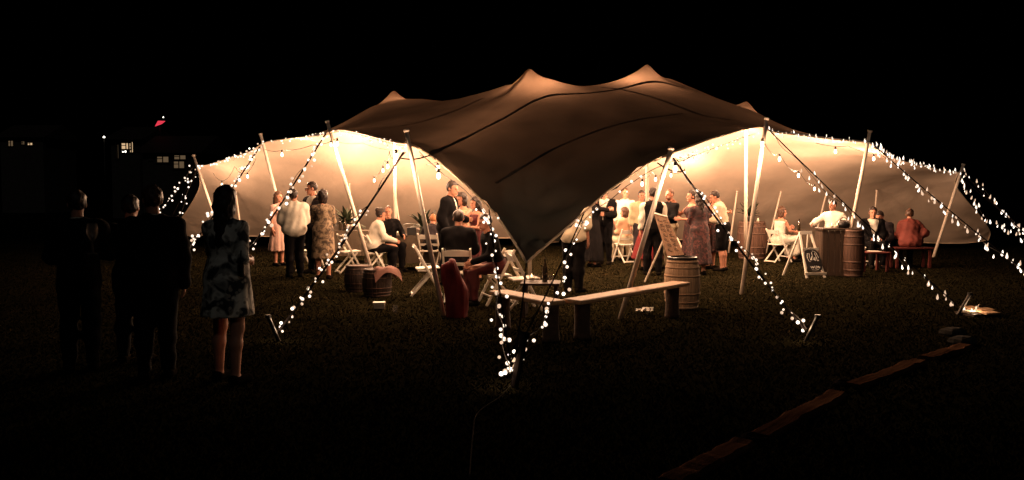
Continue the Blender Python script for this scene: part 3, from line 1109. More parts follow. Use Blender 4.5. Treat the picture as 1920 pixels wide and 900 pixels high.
def person(label, x, y, H, yaw, clothes, hair=('short', 'hair_dark'), fem=False, pose='stand', lean=0, side=0, head=(0, 0),
           arms=('down', 'down'), hands=('relax', 'relax'), fat=1.0, vox=.021, skin='skin', seat=0.47, stance=0.0, group='guests at the marquee party', beard=None, glasses=False):
    root = thing('person', label, 'person', (x, y, 0), R(yaw), group)
    sc = H / 1.75
    root.scale = (sc, sc, sc)
    sit = pose == 'sit'
    pel = np.array([0, 0, (seat / sc + 0.10) if sit else 0.93])
    Rt = rot_y(R(side)) @ rot_x(R(lean))      # lean > 0 tips the torso toward -Y
    shw = .165 if fem else .19
    hipw = .09

    def tp(v):
        return pel + Rt @ np.array(v, float)
    waist, chest, neck = tp((0, 0, .15)), tp((0, .0, .34)), tp((0, .012, .53))
    Rh = rot_z(R(head[0])) @ rot_x(R(lean * 0.5 + head[1]))
    Rh = rot_y(R(side * .5)) @ Rh
    hc = neck + Rh @ np.array([0, -.018, .155])
    arms_j = []
    for s_, nm in ((1, arms[0]), (-1, arms[1])):
        u, fdir = ARM[nm] if isinstance(nm, str) else nm
        sh = tp((s_ * shw, .012, .455))
        ud = Rt @ unit((u[0] * s_, u[1], u[2]))
        fd = Rt @ unit((fdir[0] * s_, fdir[1], fdir[2]))
        el = sh + ud * .28
        wr = el + fd * .25
        arms_j.append((sh, el, wr, fd))
    legs_j = []
    for s_ in (1, -1):
        hp_ = pel + np.array([s_ * hipw, 0, -.03])
        if sit:
            kn = pel + np.array([s_ * .12, -.43, -.02])
            an = np.array([s_ * .12, -.40 + .08 * s_ * stance, .085])
        else:
            kn = np.array([s_ * (.095 + .03 * abs(stance)), -.015 - .07 * s_ * stance, .50])
            an = np.array([s_ * (.10 + .05 * abs(stance)), .02 - .12 * s_ * stance, .085])
        to = an + np.array([s_ * .03, -.145, -.055])
        legs_j.append((hp_, kn, an, to))
    ar = .9 if fem else 1.0

    # (kind, args, tag)
    prims = []

    def cap(tag_, a, b, ra, rb):
        prims.append((tag_, 'c', (np.array(a), np.array(b), ra, rb)))

    def ell(tag_, c, r, Rm):
        prims.append((tag_, 'e', (np.array(c), np.array(r), Rm)))
    hipr = (.170 if fem else .160)
    ell('pelvis', tp((0, .01, .02)), (hipr * fat, .118 * fat, .13), Rt)
    ell('torso', tp((0, 0, .17)), ((.130 if fem else .148) * fat, .100 * fat, .17), Rt)
    ell('torso', tp((0, .005, .36)), ((.150 if fem else .170) * (1 + (fat - 1) * .5), .108 * fat, .17), Rt)
    for s_ in (-1, 1):
        cap('torso', tp((s_ * .02, .014, .475)), tp((s_ * (shw - .025), .012, .442)), .058, .052)
    if fem:
        for s_ in (-1, 1):
            ell('torso', tp((s_ * .07, -.085, .36)), (.06, .05, .06), Rt)
    if fat > 1.1:
        ell('torso', tp((0, -.05 * fat, .12)), (.13 * fat, .10 * fat, .13), Rt)
    cap('neck', neck - Rt @ np.array([0, 0, .06]), hc - Rh @ np.array([0, 0, .06]), .056 * (.88 if fem else 1), .052 * (.88 if fem else 1))
    for (sh, el, wr, fd), t in zip(arms_j, ('L', 'R')):
        cap('uarm', sh, el, .052 * ar, .042 * ar)
        cap('farm', el, wr, .042 * ar, .028 * ar)
    for hp_, kn, an, to in legs_j:
        cap('thigh', hp_, kn, .088 * (1 + (fat - 1) * .6), .058)
        mid = kn + (an - kn) * .35 + np.array([0, .018, 0])
        cap('calf', kn, mid, .055, .056)
        cap('calf', mid, an, .056, .037)
        cap('foot', an - np.array([0, -.03, .04]), to, .042, .033)

    def field(tags, off, k, p, scale_r=1.0):
        d = None
        for tg, kd, a in prims:
            if tg not in tags:
                continue
            if kd == 'c':
                e = sd_cap(p, a[0], a[1], a[2] * scale_r, a[3] * scale_r)
            else:
                e = sd_ell(p, a[0], a[1], a[2])
            e = e - (off[tg] if isinstance(off, dict) else off)
            d = e if d is None else smin(d, e, k)
        return d

    def bbox(tags, pad):
        q = []
        for tg, kd, a in prims:
            if tg in tags:
                if kd == 'c':
                    q += [a[0] - a[2], a[0] + a[2], a[1] - a[3], a[1] + a[3]]
                else:
                    m_ = max(a[1])
                    q += [a[0] - m_, a[0] + m_]
        q = np.array(q)
        return q.min(0) - pad, q.max(0) + pad

    ALL = ('pelvis', 'torso', 'neck', 'uarm', 'farm', 'thigh', 'calf', 'foot')
    lo, hi = bbox(ALL, .04)
    lo[2] = min(lo[2], 0.0)
    bv, bf = surface_net(lambda p: field(ALL, 0.0, .03, p), lo, hi, vox)
    hm = MB()
    hm.add(bv, bf)
    hv, hf = HEADS[fem]
    hm.add(hv @ Rh.T + hc, hf)
    hm.add(EYES[0] @ Rh.T + hc, EYES[1], 1)
    for (sh, el, wr, fd), hk, s_ in zip(arms_j, hands, (1, -1)):
        zz = fd
        th = np.array([0, 0, 1.0]) if abs(fd[2]) < .75 else np.array([0, -1.0, 0])
        if abs(fd[2]) >= .75 and fd[2] > 0:
            th = np.array([-s_ * 0.3, 1.0, 0])
        xx = th - zz * (th @ zz)
        xx /= np.linalg.norm(xx)
        yy = np.cross(zz, xx) * s_
        v, f = HANDS[hk]
        f = f if s_ > 0 else f[:, ::-1]
        hm.add(v @ np.column_stack([xx, yy, zz]).T + wr - zz * .012, f)
    hm.build('body', [M[skin], M['eye']], root, True)

    seed = HAIRSEED[0] = HAIRSEED[0] + 1

    def folds(p, amp):
        return amp * (np.sin(p[:, 2] * 31 + 4 * np.sin(p[:, 0] * 9 + seed)) * np.sin(p[:, 0] * 17 + seed * 1.7 + p[:, 1] * 13) + .6 * np.sin(p[:, 0] * 43 + p[:, 2] * 11 + seed))

    upv = Rt @ np.array([0, 0, 1.0])
    fwv = Rt @ np.array([0, -1.0, 0])

    def along(p):
        return (p - pel) @ upv

    for cl in clothes:
        kd, mt = cl[0], cl[1]
        op = cl[2] if len(cl) > 2 else {}
        if kd in ('shirt', 'jacket', 'vest'):
            off = op.get('off', {'shirt': .016, 'jacket': .034, 'vest': .026}[kd])
            sl = op.get('sleeve', 'long' if kd != 'vest' else 'none')
            tags = ['torso', 'pelvis']
            if sl in ('long', 'short'):
                tags.append('uarm')
            if sl == 'long':
                tags.append('farm')
            hem = op.get('hem', {'shirt': -.02, 'jacket': -.14, 'vest': -.03}[kd])
            top = op.get('top', .60)

            def f(p):
                d = field(tags, off, .045, p) - folds(p, .008 if kd == 'shirt' else .005)
                a = along(p)
                d = np.maximum(d, hem - a)
                d = np.maximum(d, a - top - .03 * np.abs(p[:, 0] - pel[0]) if sl == 'none' else a - top)
                if kd in ('jacket', 'vest'):
                    q = p - pel
                    fw = q @ fwv
                    lx = np.abs(q @ (Rt @ np.array([1.0, 0, 0])))
                    vopen = np.where(fw > 0, .012 + op.get('open', .16) * np.clip(a - .16, 0, .4), -1)
                    d = np.maximum(d, np.where(fw > 0, vopen - lx, -1))
                return d
            lo, hi = bbox(tags, off + .04)
        elif kd in ('trousers', 'shorts'):
            off = op.get('off', .022)
            tags = ['pelvis', 'thigh'] + (['calf'] if kd == 'trousers' else [])
            zc = .07 if kd == 'trousers' else .44

            def f(p):
                d = field(tags, off, .03, p) - folds(p, .007)
                d = np.maximum(d, along(p) - .11)
                if not (sit and kd == 'shorts'):
                    d = np.maximum(d, zc - p[:, 2])
                return d
            lo, hi = bbox(tags, off + .04)
        elif kd == 'dress':
            off = op.get('off', .014)
            hem = op.get('hem', .45)
            flare = op.get('flare', .24)
            sl = op.get('sleeve', 'none')
            top = op.get('top', .60 if sl == 'short' else .46)
            tags = ['torso', 'pelvis'] + (['uarm'] if sl == 'short' else [])

            def f(p):
                d = field(tags, off, .05, p)
                if sit:
                    d = smin(d, field(['thigh'], .045, .08, p), .05)
                    for hp_, kn, an, to in legs_j:
                        e = sd_cap(p, kn, kn + (an - kn) * (1 - hem / max(kn[2], .3)), .085, .12)
                        d = smin(d, e, .08)
                else:
                    q = p - waist
                    t = np.clip((waist[2] - p[:, 2]) / max(waist[2] - hem, .1), 0, 1)
                    rad = (.145 * fat) + (flare - .145 * fat) * t ** op.get('pow', .7)
                    ang = np.arctan2(q[:, 1], q[:, 0])
                    rad = rad + (.014 * np.sin(ang * 9 + seed) + .008 * np.sin(ang * 17 + 2 * seed)) * t * op.get('pleat', 1.0)
                    e = np.sqrt(q[:, 0] ** 2 + (q[:, 1] * 1.18) ** 2) - rad
                    e = np.maximum(e, p[:, 2] - waist[2] - .02)
                    d = smin(d, e, .05)
                    d = np.maximum(d, hem - p[:, 2])
                d = d - folds(p, .003)
                return np.maximum(d, along(p) - top)
            lo, hi = bbox(tags + ['thigh'], .08 + max(0, flare - .15))
            lo[2] = min(lo[2], hem) - .03
            if sit:
                l2, h2 = bbox(['calf', 'thigh'], .12)
                lo, hi = np.minimum(lo, l2), np.maximum(hi, h2)
        elif kd == 'shoes':
            tags = ['foot']

            def f(p):
                d = field(tags, .009, .02, p)
                return np.maximum(d, -p[:, 2] + .004)
            lo, hi = bbox(tags, .03)
            lo[2] = -.01
        if kd == 'shoes':
            for hp_, kn, an, to in legs_j:
                q0, q1 = an - np.array([0, -.03, .04]), to
                pb_ = np.array([q0, q1])
                v, fq = surface_net(lambda p: np.maximum(sd_cap(p, q0, q1, .051, .042), -p[:, 2] + .004), pb_.min(0) - .07, pb_.max(0) + .07, .014)
                m2_ = MB()
                m2_.add(v, fq)
                m2_.build('shoe', M[mt], root, True)
            continue
        v, fq = surface_net(f, lo, hi, vox if kd != 'shoes' else .015)
        m2_ = MB()
        m2_.add(v, fq)
        m2_.build({'shorts': 'shorts', 'shirt': 'shirt', 'jacket': 'jacket', 'vest': 'waistcoat', 'trousers': 'trousers', 'dress': 'dress', 'shoes': 'shoes'}[kd], M[mt], root, True)
        if kd == 'shirt' and op.get('collar', True) and not fem:
            cm = MB()
            ang = np.linspace(-2.6, 2.6, 14)
            vs_, fs_ = [], []
            for a in ang:
                for rr_, zz_ in ((.078, .505), (.070, .56), (.076, .562), (.084, .51)):
                    vs_.append(tp((rr_ * math.sin(a), .012 + rr_ * math.cos(a) * .95, zz_ - .015 * (1 - math.cos(a)))))
            for i in range(13):
                for k in range(4):
                    j = (k + 1) % 4
                    fs_.append((i * 4 + k, i * 4 + j, i * 4 + 4 + j, i * 4 + 4 + k))
            cm.add(vs_, fs_)
            cm.build('collar', M[mt], root, True)

    def hair_part(style, mt, name='hair'):
        def f(p):
            q = p
            lock = .0045 * np.sin(q[:, 0] * 95 + 3 * np.sin(q[:, 2] * 30 + seed)) * np.sin(q[:, 1] * 80 + seed) + .003 * np.sin(q[:, 2] * 60 + q[:, 0] * 50)
            thick = {'short': .010, 'bob': .022, 'long': .020, 'bun': .014, 'buzz': .003, 'curly': .03}[style]
            d = sd_ell(q, np.array([0, .018, .036]), np.array([.076, .094, .096]) + thick)
            low = {'short': -.03, 'bob': -.13, 'long': -.1, 'bun': -.06, 'buzz': -.01, 'curly': -.05}[style]
            if style in ('bob', 'long'):
                d = smin(d, sd_ell(q, np.array([0, .035, -.05]), np.array([.098, .075, .11])), .03)
            if style == 'long':
                d = smin(d, sd_cap(q, np.array([0, .06, -.05]), np.array([0, .085, -.36]), .085, .06), .04)
            if style == 'bun':
                d = smin(d, sd_ell(q, np.array([0, .10, .09]), np.array([.05, .05, .045])), .012)
            # face opening
            fx = np.abs(q[:, 0])
            face = np.maximum(np.maximum(q[:, 1] + .028 - .35 * np.clip(fx - .05, 0, 1), q[:, 2] - .075), fx - .085)
            d = np.maximum(d, -face)
            if style != 'long':
                d = np.maximum(d, low - .6 * np.clip(q[:, 1], 0, .1) - q[:, 2])
            side_open = np.maximum(np.maximum(q[:, 1] - .02, -q[:, 1] - .2), q[:, 2] + .0)
            if style in ('short', 'buzz'):
                d = np.maximum(d, -side_open)
            return d - lock
        zl = -.45 if style == 'long' else -.2
        v, fq = surface_net(f, (-.14, -.14, zl), (.14, .19, .18), .011)
        m2_ = MB()
        m2_.add(v @ Rh.T + hc, fq)
        m2_.build(name, M[mt], root, True)

    if hair:
        hair_part(hair[0], hair[1])
    if beard:
        def fb(p):
            d = sd_ell(p, np.array([0, -.032, -.062]), np.array([.062, .064, .058]))
            d = np.maximum(d, p[:, 2] + .028 + .25 * np.abs(p[:, 0]))
            return np.maximum(d, p[:, 1] + .0)
        v, fq = surface_net(fb, (-.09, -.13, -.15), (.09, .05, .0), .009)
        m2_ = MB()
        m2_.add(v @ Rh.T + hc, fq)
        m2_.build('beard', M[beard], root, True)
    if glasses:
        gm = MB()
        for s_ in (-1, 1):
            ang = np.linspace(0, 2 * math.pi, 13)
            gm.tube([np.array([s_ * .033 + .024 * math.cos(a), -.112, .012 + .017 * math.sin(a)]) for a in ang], .003, 5)
            gm.tube([np.array([s_ * .057, -.112, .016]), np.array([s_ * .082, .0, .012])], .003, 5)
        gm.tube([np.array([-.01, -.114, .016]), np.array([.01, -.114, .016])], .003, 5)
        gm.v = [tuple(Rh @ np.array(v) + hc) for v in gm.v]
        gm.build('glasses', M['black'], root)
    return root, arms_j, sc


SH = ('shoes', 'shoe')
# ---- in the dark, in front of the tent
F1 = person('dark haired woman in a black and white floral dress, standing in the dark grass', X(424, 6.85), 6.85, 1.69, 165,
            [('dress', 'floral_dark', {'hem': .60, 'flare': .235, 'sleeve': 'short', 'pow': .5, 'pleat': .6}), SH],
            ('long', 'hair_dark'), True, head=(12, 4), arms=('drink', ((.12, .12, -.95), (-.25, -.75, -.1))), vox=.013, stance=.5, fat=1.12)
person('man in a black suit, back to us, just left of the floral dress', X(288, 7.0), 7.0, 1.70, 200,
       [('shirt', 'white_cloth'), ('jacket', 'black_cloth'), ('trousers', 'black_cloth'), SH], ('short', 'hair_brown'), head=(20, 0), arms=('front', 'down'), vox=.016, fat=1.12)
person('person in dark clothes with one cheek faintly lit, just left of the black suit', X(246, 7.7), 7.7, 1.62, 185,
       [('shirt', 'black_cloth'), ('trousers', 'black_cloth'), SH], ('short', 'hair_dark'), arms=('front', 'down'), vox=.018)
person('person almost lost in darkness at the far left, holding a wine glass', X(146, 7.3), 7.3, 1.66, 205,
       [('shirt', 'white_cloth', {'off': .014}), ('jacket', 'black_cloth'), ('trousers', 'black_cloth'), SH], ('short', 'hair_dark'), arms=('front', ((.15, -.45, -.85), (.5, -.75, .1))), hands=('relax', 'grip'), vox=.018)

# ---- left group
person('woman in a pale pink dress behind the lit strap, leftmost of her group', X(523, 18.5), 18.5, 1.72, 60,
       [('dress', 'pink_cloth', {'hem': .35, 'flare': .26, 'sleeve': 'short'}), SH], ('long', 'hair_brown'), True, arms=('front', 'down'))
person('heavy man in a loose white shirt and black trousers, drinking, his back to us', X(552, 15.9), 15.9, 1.76, 205,
       [('shirt', 'white_cloth', {'off': .05, 'hem': -.14}), ('trousers', 'black_cloth', {'off': .03}), SH], ('short', 'hair_dark'), fat=1.22, head=(-25, -8), lean=4, arms=('front', 'drink'), hands=('relax', 'grip'))
person('tall man with glasses in an open dark jacket over a white shirt, looking left', X(588, 16.7), 16.7, 1.92, -40,
       [('shirt', 'white_cloth'), ('jacket', 'navy_cloth', {'open': .3}), ('trousers', 'black_cloth'), SH], ('short', 'hair_dark'), head=(-30, 8), arms=('front', 'front'), glasses=True)
person('woman with a dark bob in a tan patterned dress, seen from behind', X(606, 15.5), 15.5, 1.74, 185,
       [('dress', 'floral_tan', {'hem': .40, 'flare': .235, 'sleeve': 'short', 'pow': .55, 'pleat': .4}), SH], ('bob', 'hair_dark'), True, head=(5, 0), arms=('front', 'front'), fat=1.1)
person('person with a dark curly updo in a white shirt, sitting side on to us', X(700, 16.6), 16.6, 1.72, 112,
       [('shirt', 'white_cloth', {'off': .03, 'hem': -.1}), ('trousers', 'black_cloth'), SH], ('bun', 'hair_dark'), True, 'sit', lean=14, head=(-8, 6), arms=('table', 'table'), fat=1.15)
person('bald man with a red face leaning in beside the curly updo', X(730, 17.4), 17.4, 1.80, 30,
       [('shirt', 'black_cloth'), ('trousers', 'black_cloth'), SH], ('buzz', 'hair_brown'), False, 'sit', lean=8, side=-4, head=(-25, 0), arms=('table', 'table'), skin='skin')
person('ginger haired person bent low over the table behind the front left pole', X(806, 17.2), 17.2, 1.55, 170,
       [('shirt', 'navy_cloth'), ('trousers', 'black_cloth'), SH], ('short', 'hair_ginger'), False, 'sit', lean=30, arms=('table', 'table'))
person('man in a black suit standing and bending to the right beside the canopy edge', X(838, 14.6), 14.6, 1.90, 75,
       [('shirt', 'white_cloth'), ('jacket', 'black_cloth', {'open': .1}), ('trousers', 'black_cloth'), SH], ('short', 'hair_dark'), lean=7, head=(-10, 10), arms=('front', 'down_bent'), fat=1.1)
person('dark haired woman in a peach top facing the man in the black suit', X(868, 15.6), 15.6, 1.68, -35,
       [('shirt', 'peach_cloth', {'sleeve': 'none', 'top': .47}), ('trousers', 'black_cloth'), SH], ('bob', 'hair_dark'), True, head=(-20, 8), arms=('reach', 'front'), fat=1.0)
person('older man with white beard half hidden between the black suit and the peach top', X(857, 16.6), 16.6, 1.72, 15,
       [('shirt', 'navy_cloth'), ('trousers', 'black_cloth'), SH], ('short', 'hair_dark'), beard='white_cloth', arms=('front', 'down'))
person('woman in a maroon dress with bare arms beside the peach top, under the canopy edge', X(893, 15.2), 15.2, 1.60, -60,
       [('dress', 'maroon_cloth', {'hem': .4, 'flare': .22}), SH], ('long', 'hair_dark'), True, arms=('front', 'reach'), head=(0, 8))
person('person in black sitting with back to us on the arched white chair', X(858, 12.45), 12.45, 1.78, 175,
       [('shirt', 'black_cloth'), ('jacket', 'black_cloth'), ('trousers', 'black_cloth'), SH], ('short', 'hair_dark'), False, 'sit', lean=10, arms=('table', 'table'), fat=1.2)
person('person in dark maroon clothes sitting sideways behind the hanging fairy lights', X(932, 11.9), 11.9, 1.72, -70,
       [('shirt', 'black_cloth'), ('trousers', 'maroon_cloth'), SH], ('short', 'hair_dark'), False, 'sit', lean=18, arms=('table', 'lap'), fat=1.1)

# ---- middle group
person('man in a pale shirt and black trousers, head hidden by the canopy edge', X(1076, 13.4), 13.4, 1.78, 150,
       [('shirt', 'cream_cloth', {'off': .058, 'hem': -.12, 'sleeve': 'short'}), ('trousers', 'black_cloth', {'off': .035}), SH], ('short', 'hair_dark'), lean=2, arms=('front', 'down'), fat=1.15, skin='skin_dark')
person('woman in a black dress dancing with arms held out to her partner', X(1112, 18.2), 18.2, 1.68, 115,
       [('dress', 'black_cloth', {'hem': .15, 'flare': .3, 'sleeve': 'short'}), SH], ('bob', 'hair_dark'), True, head=(-10, 0), arms=('hug', 'hug'))
person('man in a black suit and white shirt, dancing with the woman in black', X(1134, 18.9), 18.9, 1.84, -30,
       [('shirt', 'white_cloth'), ('jacket', 'black_cloth', {'open': .3}), ('trousers', 'black_cloth'), SH], ('short', 'hair_dark'), head=(-25, 8), arms=('front', 'hug'))
person('red faced man in a white shirt standing behind the seated woman in peach', X(1172, 20.4), 20.4, 1.83, 8,
       [('shirt', 'white_cloth'), ('trousers', 'khaki_cloth'), SH], ('buzz', 'hair_brown'), head=(-8, 4), arms=('front', 'down'), fat=1.12)
person('man in a pale olive shirt facing us between the white shirt and the waistcoat', X(1202, 19.2), 19.2, 1.76, -5,
       [('shirt', 'olive_cloth', {'off': .025}), ('trousers', 'navy_cloth'), SH], ('short', 'hair_dark'), head=(10, 6), arms=('down', 'down'), skin='skin_dark')
person('brown haired woman in a peach top, sitting back to us on a white chair', X(1173, 19.6), 19.6, 1.66, 205,
       [('shirt', 'peach_cloth', {'off': .02, 'hem': -.1}), ('trousers', 'cream_cloth'), SH], ('bob', 'hair_brown'), True, 'sit', head=(35, 4), lean=3, arms=('front', 'hug'), fat=1.12)
person('man in a black waistcoat over white sleeves, his back to us behind the leaning board', X(1224, 16.3), 16.3, 1.79, 178,
       [('shirt', 'white_cloth', {'off': .022}), ('vest', 'black_cloth', {'off': .034, 'open': 0.1}), ('trousers', 'black_cloth', {'off': .03}), SH], ('short', 'hair_dark'), arms=('down', 'down'), fat=1.08, stance=.25)
person('bearded man with close cropped hair in a black shirt and khaki trousers, facing left', X(1256, 17.6), 17.6, 1.78, -65,
       [('shirt', 'black_cloth', {'off': .02}), ('trousers', 'khaki_cloth'), SH], ('buzz', 'hair_brown'), head=(5, 6), beard='hair_brown', arms=('front', 'down'), skin='skin_dark', fat=1.1)
person('woman in a red flared dress almost hidden behind the man in the waistcoat', X(1214, 17.4), 17.4, 1.58, 150,
       [('dress', 'red_cloth', {'hem': .28, 'flare': .40, 'pow': .9}), SH], ('bob', 'hair_dark'), True, arms=('front', 'front'))
person('woman facing left with one hand raised, in a dark red floral dress', X(1296, 17.3), 17.3, 1.74, -80,
       [('dress', 'floral_maroon', {'hem': .35, 'flare': .24}), SH], ('bun', 'hair_dark'), True, head=(0, 0), arms=('front', 'raise'), fat=1.0)
person('woman with long dark hair in a maroon floral dress, her back to us', X(1311, 16.4), 16.4, 1.70, 195,
       [('dress', 'floral_maroon', {'hem': .22, 'flare': .28, 'sleeve': 'short'}), SH], ('long', 'hair_dark'), True, arms=('front', 'front'), fat=1.12)
person('man in a pale shirt and dark shorts leaning over to the woman beside him', X(1355, 17.2), 17.2, 1.76, -120,
       [('shirt', 'cream_cloth', {'off': .024, 'hem': -.06}), ('shorts', 'black_cloth', {'off': .035}), SH], ('short', 'hair_dark'), lean=12, head=(15, 18), arms=('front', 'down'), fat=1.08)
person('woman with reddish cheeks pressed against the leaning man in the pale shirt', X(1334, 17.8), 17.8, 1.62, 40,
       [('dress', 'floral_maroon', {'hem': .4, 'flare': .22}), SH], ('bun', 'hair_brown'), True, head=(10, 0), arms=('hug', 'down'))

# ---- right group
person('woman with a brown bob in a white sleeveless dress, sitting and holding a glass', X(1461, 19.6), 19.6, 1.68, 112,
       [('dress', 'white_cloth', {'hem': .2, 'flare': .2, 'top': .46}), SH], ('bob', 'hair_brown'), True, 'sit', lean=6, head=(-15, 4), arms=('reach', 'table'), hands=('grip', 'relax'), fat=1.1)
person('man in a white shirt half sitting with elbows out behind the bar counter', X(1562, 19.0), 19.0, 1.72, -45,
       [('shirt', 'white_cloth', {'off': .028}), ('trousers', 'black_cloth'), SH], ('buzz', 'hair_dark'), False, 'sit', lean=2, head=(-15, 4), arms=('hip', ((.6, -.35, -.5), (-.1, -.8, -.15))), seat=.62, skin='skin_dark', fat=1.15)
person('man in a dark suit and white shirt sitting and facing us', X(1634, 18.2), 18.2, 1.74, -5,
       [('shirt', 'white_cloth'), ('jacket', 'black_cloth', {'open': .3}), ('trousers', 'black_cloth'), SH], ('short', 'hair_dark'), False, 'sit', lean=6, head=(-12, 8), arms=('lap', 'lap'))
person('person in dark clothes bent forward with head down beside the man in the dark suit', X(1668, 18.6), 18.6, 1.74, -60,
       [('shirt', 'navy_cloth'), ('trousers', 'black_cloth'), SH], ('short', 'hair_dark'), False, 'sit', lean=34, head=(0, 12), arms=('table', 'lap'), fat=1.1)
person('person in a rusty red top sitting hunched on a bench at the far right', X(1708, 18.0), 18.0, 1.66, 172,
       [('shirt', 'rust_cloth', {'off': .05, 'hem': -.12}), ('trousers', 'black_cloth'), SH], ('bun', 'hair_brown'), True, 'sit', lean=14, head=(-20, 4), arms=('table', 'hip'), fat=1.35)

# ------------------------------------------------------------------ white folding chairs
def make_chair(label):
    t = thing('folding_chair', label, 'chair', (0, 0, 0), 0, 'white folding chairs')
    W = .21
    mb = MB()
    mb.box((0, -.01, .445), (.385, .38, .028), rot_x(R(-3)), 0, .008)
    mb.build('seat', M['white_paint'], t)
    for s_ in (-1, 1):
        MB().bar((s_ * W, .21, .82), (s_ * W, -.23, .0), .028, .04, (0, 1, 0), 0, .006).build('stile', M['white_paint'], t)
        MB().bar((s_ * (W - .032), -.12, .43), (s_ * (W - .032), .27, .0), .024, .036, (0, 1, 0), 0, .006).build('leg', M['white_paint'], t)
    # arched top rail and a lower back rail
    for z0, hh, arch in ((.74, .085, .018), (.575, .05, .0)):
        m_ = MB()
        n = 7
        vs, fs = [], []
        for i in range(n):
            u = -1 + 2 * i / (n - 1)
            yb = .21 - (.82 - z0) * .537 + .018 * (1 - u * u)
            zt = z0 + hh / 2 + arch * (1 - u * u)
            zb = z0 - hh / 2
            for yy, zz in ((yb - .009, zb), (yb + .009, zb), (yb + .009 + hh * .5, zt), (yb - .009 + hh * .5, zt)):
                vs.append((u * (W - .016), yy, zz))
        for i in range(n - 1):
            for k in range(4):
                j = (k + 1) % 4
                fs.append((i * 4 + k, i * 4 + 4 + k, i * 4 + 4 + j, i * 4 + j))
        fs += [(0, 1, 2, 3), (n * 4 - 1, n * 4 - 2, n * 4 - 3, n * 4 - 4)]
        m_.add(vs, fs)
        m_.build('back_rail', M['white_paint'], t)
    MB().bar((-.175, .245, .03), (.175, .245, .03), .03, .022, (0, 1, 0)).build('stretcher', M['white_paint'], t)
    MB().bar((-.20, -.155, .14), (.20, -.155, .14), .022, .022, (0, 1, 0)).build('stretcher', M['white_paint'], t)
    return t


CH = [
    ('white folding chair with an arched rail, back to us, under the person in black', 858, 12.25, 178),
    ('empty white folding chair seen side on, left of the red cloth bundle', 800, 13.0, 100),
    ('white folding chair side on beside the woman in the tan dress, next to lit strap', 655, 16.9, 118),
    ('white folding chair under the person with the curly updo', 702, 16.65, 112),
    ('white folding chair half hidden behind the tip of the canopy, near the plank bench', 981, 11.3, 104),
    ('white folding chair with pale seat beside the hanging fairy lights, under the maroon sitter', 931, 11.9, -70),
    ('white folding chair carrying the woman in the peach top', 1172, 19.55, 205),
    ('white folding chair carrying the woman in the white sleeveless dress', 1460, 19.6, 112),
    ('white folding chair showing one bright leg behind the woman with raised hand', 1273, 18.2, 60),
    ('white folding chair half hidden behind the heavy man in the white shirt', 582, 17.2, 150),
    ('white folding chair carrying the man in the dark suit facing us', 1634, 18.25, -5),
    ('white folding chair under the bald man with the red face', 730, 17.4, 30),
    ('white folding chair under the ginger haired person', 806, 17.2, 170),
]
chair0 = None
for lb, px, d, yaw in CH:
    if chair0 is None:
        chair0 = make_chair(lb)
        chair0.location = (X(px, d), d, 0)
        chair0.rotation_euler = (0, 0, R(yaw))
    else:
        dup(chair0, (X(px, d), d, 0), R(yaw), lb)

# a stool for the man behind the counter
st = thing('bar_stool', 'dark wooden stool under the man in the white shirt behind the bar counter', 'stool', (X(1562, 19.0), 19.0, 0))
MB().lathe([(.17, .58), (.18, .59), (.18, .61), (.16, .62)], n=16).build('seat', M['dark_wood'], st, True)
for a in (45, 135, 225, 315):
    c_, s_ = math.cos(R(a)), math.sin(R(a))
    MB().tube([(c_ * .12, s_ * .12, .59), (c_ * .2, s_ * .2, 0)], .016, 8).build('leg', M['dark_wood'], st)
st2 = thing('bench', 'dark bench under the bent over person near the right end', 'bench', (X(1674, 18.6), 18.6, 0), R(-10))
MB().box((0, 0, .45), (.9, .36, .04), None, 0, .008).build('seat', M['dark_wood'], st2)
for s_ in (-1, 1):
    for t_ in (-1, 1):
        MB().box((s_ * .38, t_ * .12, .215), (.05, .05, .43)).build('leg', M['dark_wood'], st2)
rb = dup(st2, (X(1708, 18.0), 18.0, 0), R(4), 'red painted bench under the person in the rusty red top')
for ch in rb.children:
    ch.data = ch.data.copy()
    ch.data.materials[0] = M['red_wood']

# ------------------------------------------------------------------ barrels
def barrel(label, x, y, Hh, rm, stave_m, head_m='dark_wood', rot=0.3):
    t = thing('barrel', label, 'barrel', (x, y, 0), rot, 'wooden wine barrels used as tables')
    n = 20
    re_ = rm * .84

    def rad(u):
        return re_ + (rm - re_) * (1 - (2 * u - 1) ** 2)
    m_ = MB()
    us = np.linspace(0, 1, 9)
    da = 2 * math.pi / n * .48
    vs, fs = [], []
    for u in us:
        r = rad(u)
        for rr_, a in ((r, -da), (r * 1.006, 0), (r, da), (r - .022, da), (r - .022, -da)):
            vs.append((rr_ * math.cos(a), rr_ * math.sin(a), u * Hh))
    for i in range(8):
        for k in range(5):
            j = (k + 1) % 5
            fs.append((i * 5 + k, i * 5 + j, i * 5 + 5 + j, i * 5 + 5 + k))
    fs += [(4, 3, 2, 1, 0), (40, 41, 42, 43, 44)]
    m_.add(vs, fs)
    sme = m_.mesh('stave', M[stave_m])
    for k in range(n):
        o = link('stave', sme, t)
        o.rotation_euler = (0, 0, 2 * math.pi * k / n)
    for u0, u1 in ((.01, .055), (.13, .165), (.30, .335), (.665, .70), (.835, .87), (.945, .985)):
        m_ = MB()
        m_.lathe([(rad(u0) + .002, u0 * Hh), (rad(u0) + .006, u0 * Hh), (rad(u1) + .006, u1 * Hh), (rad(u1) + .002, u1 * Hh)], n=28)
        m_.build('hoop', M['hoop_worn' if stave_m == 'stave' else 'hoop_rust'], t, True)
    MB().lathe([(.001, Hh - .03), (re_ - .024, Hh - .03), (re_ - .024, Hh - .018), (.001, Hh - .018)], n=24).build('head', M[head_m], t)
    return t


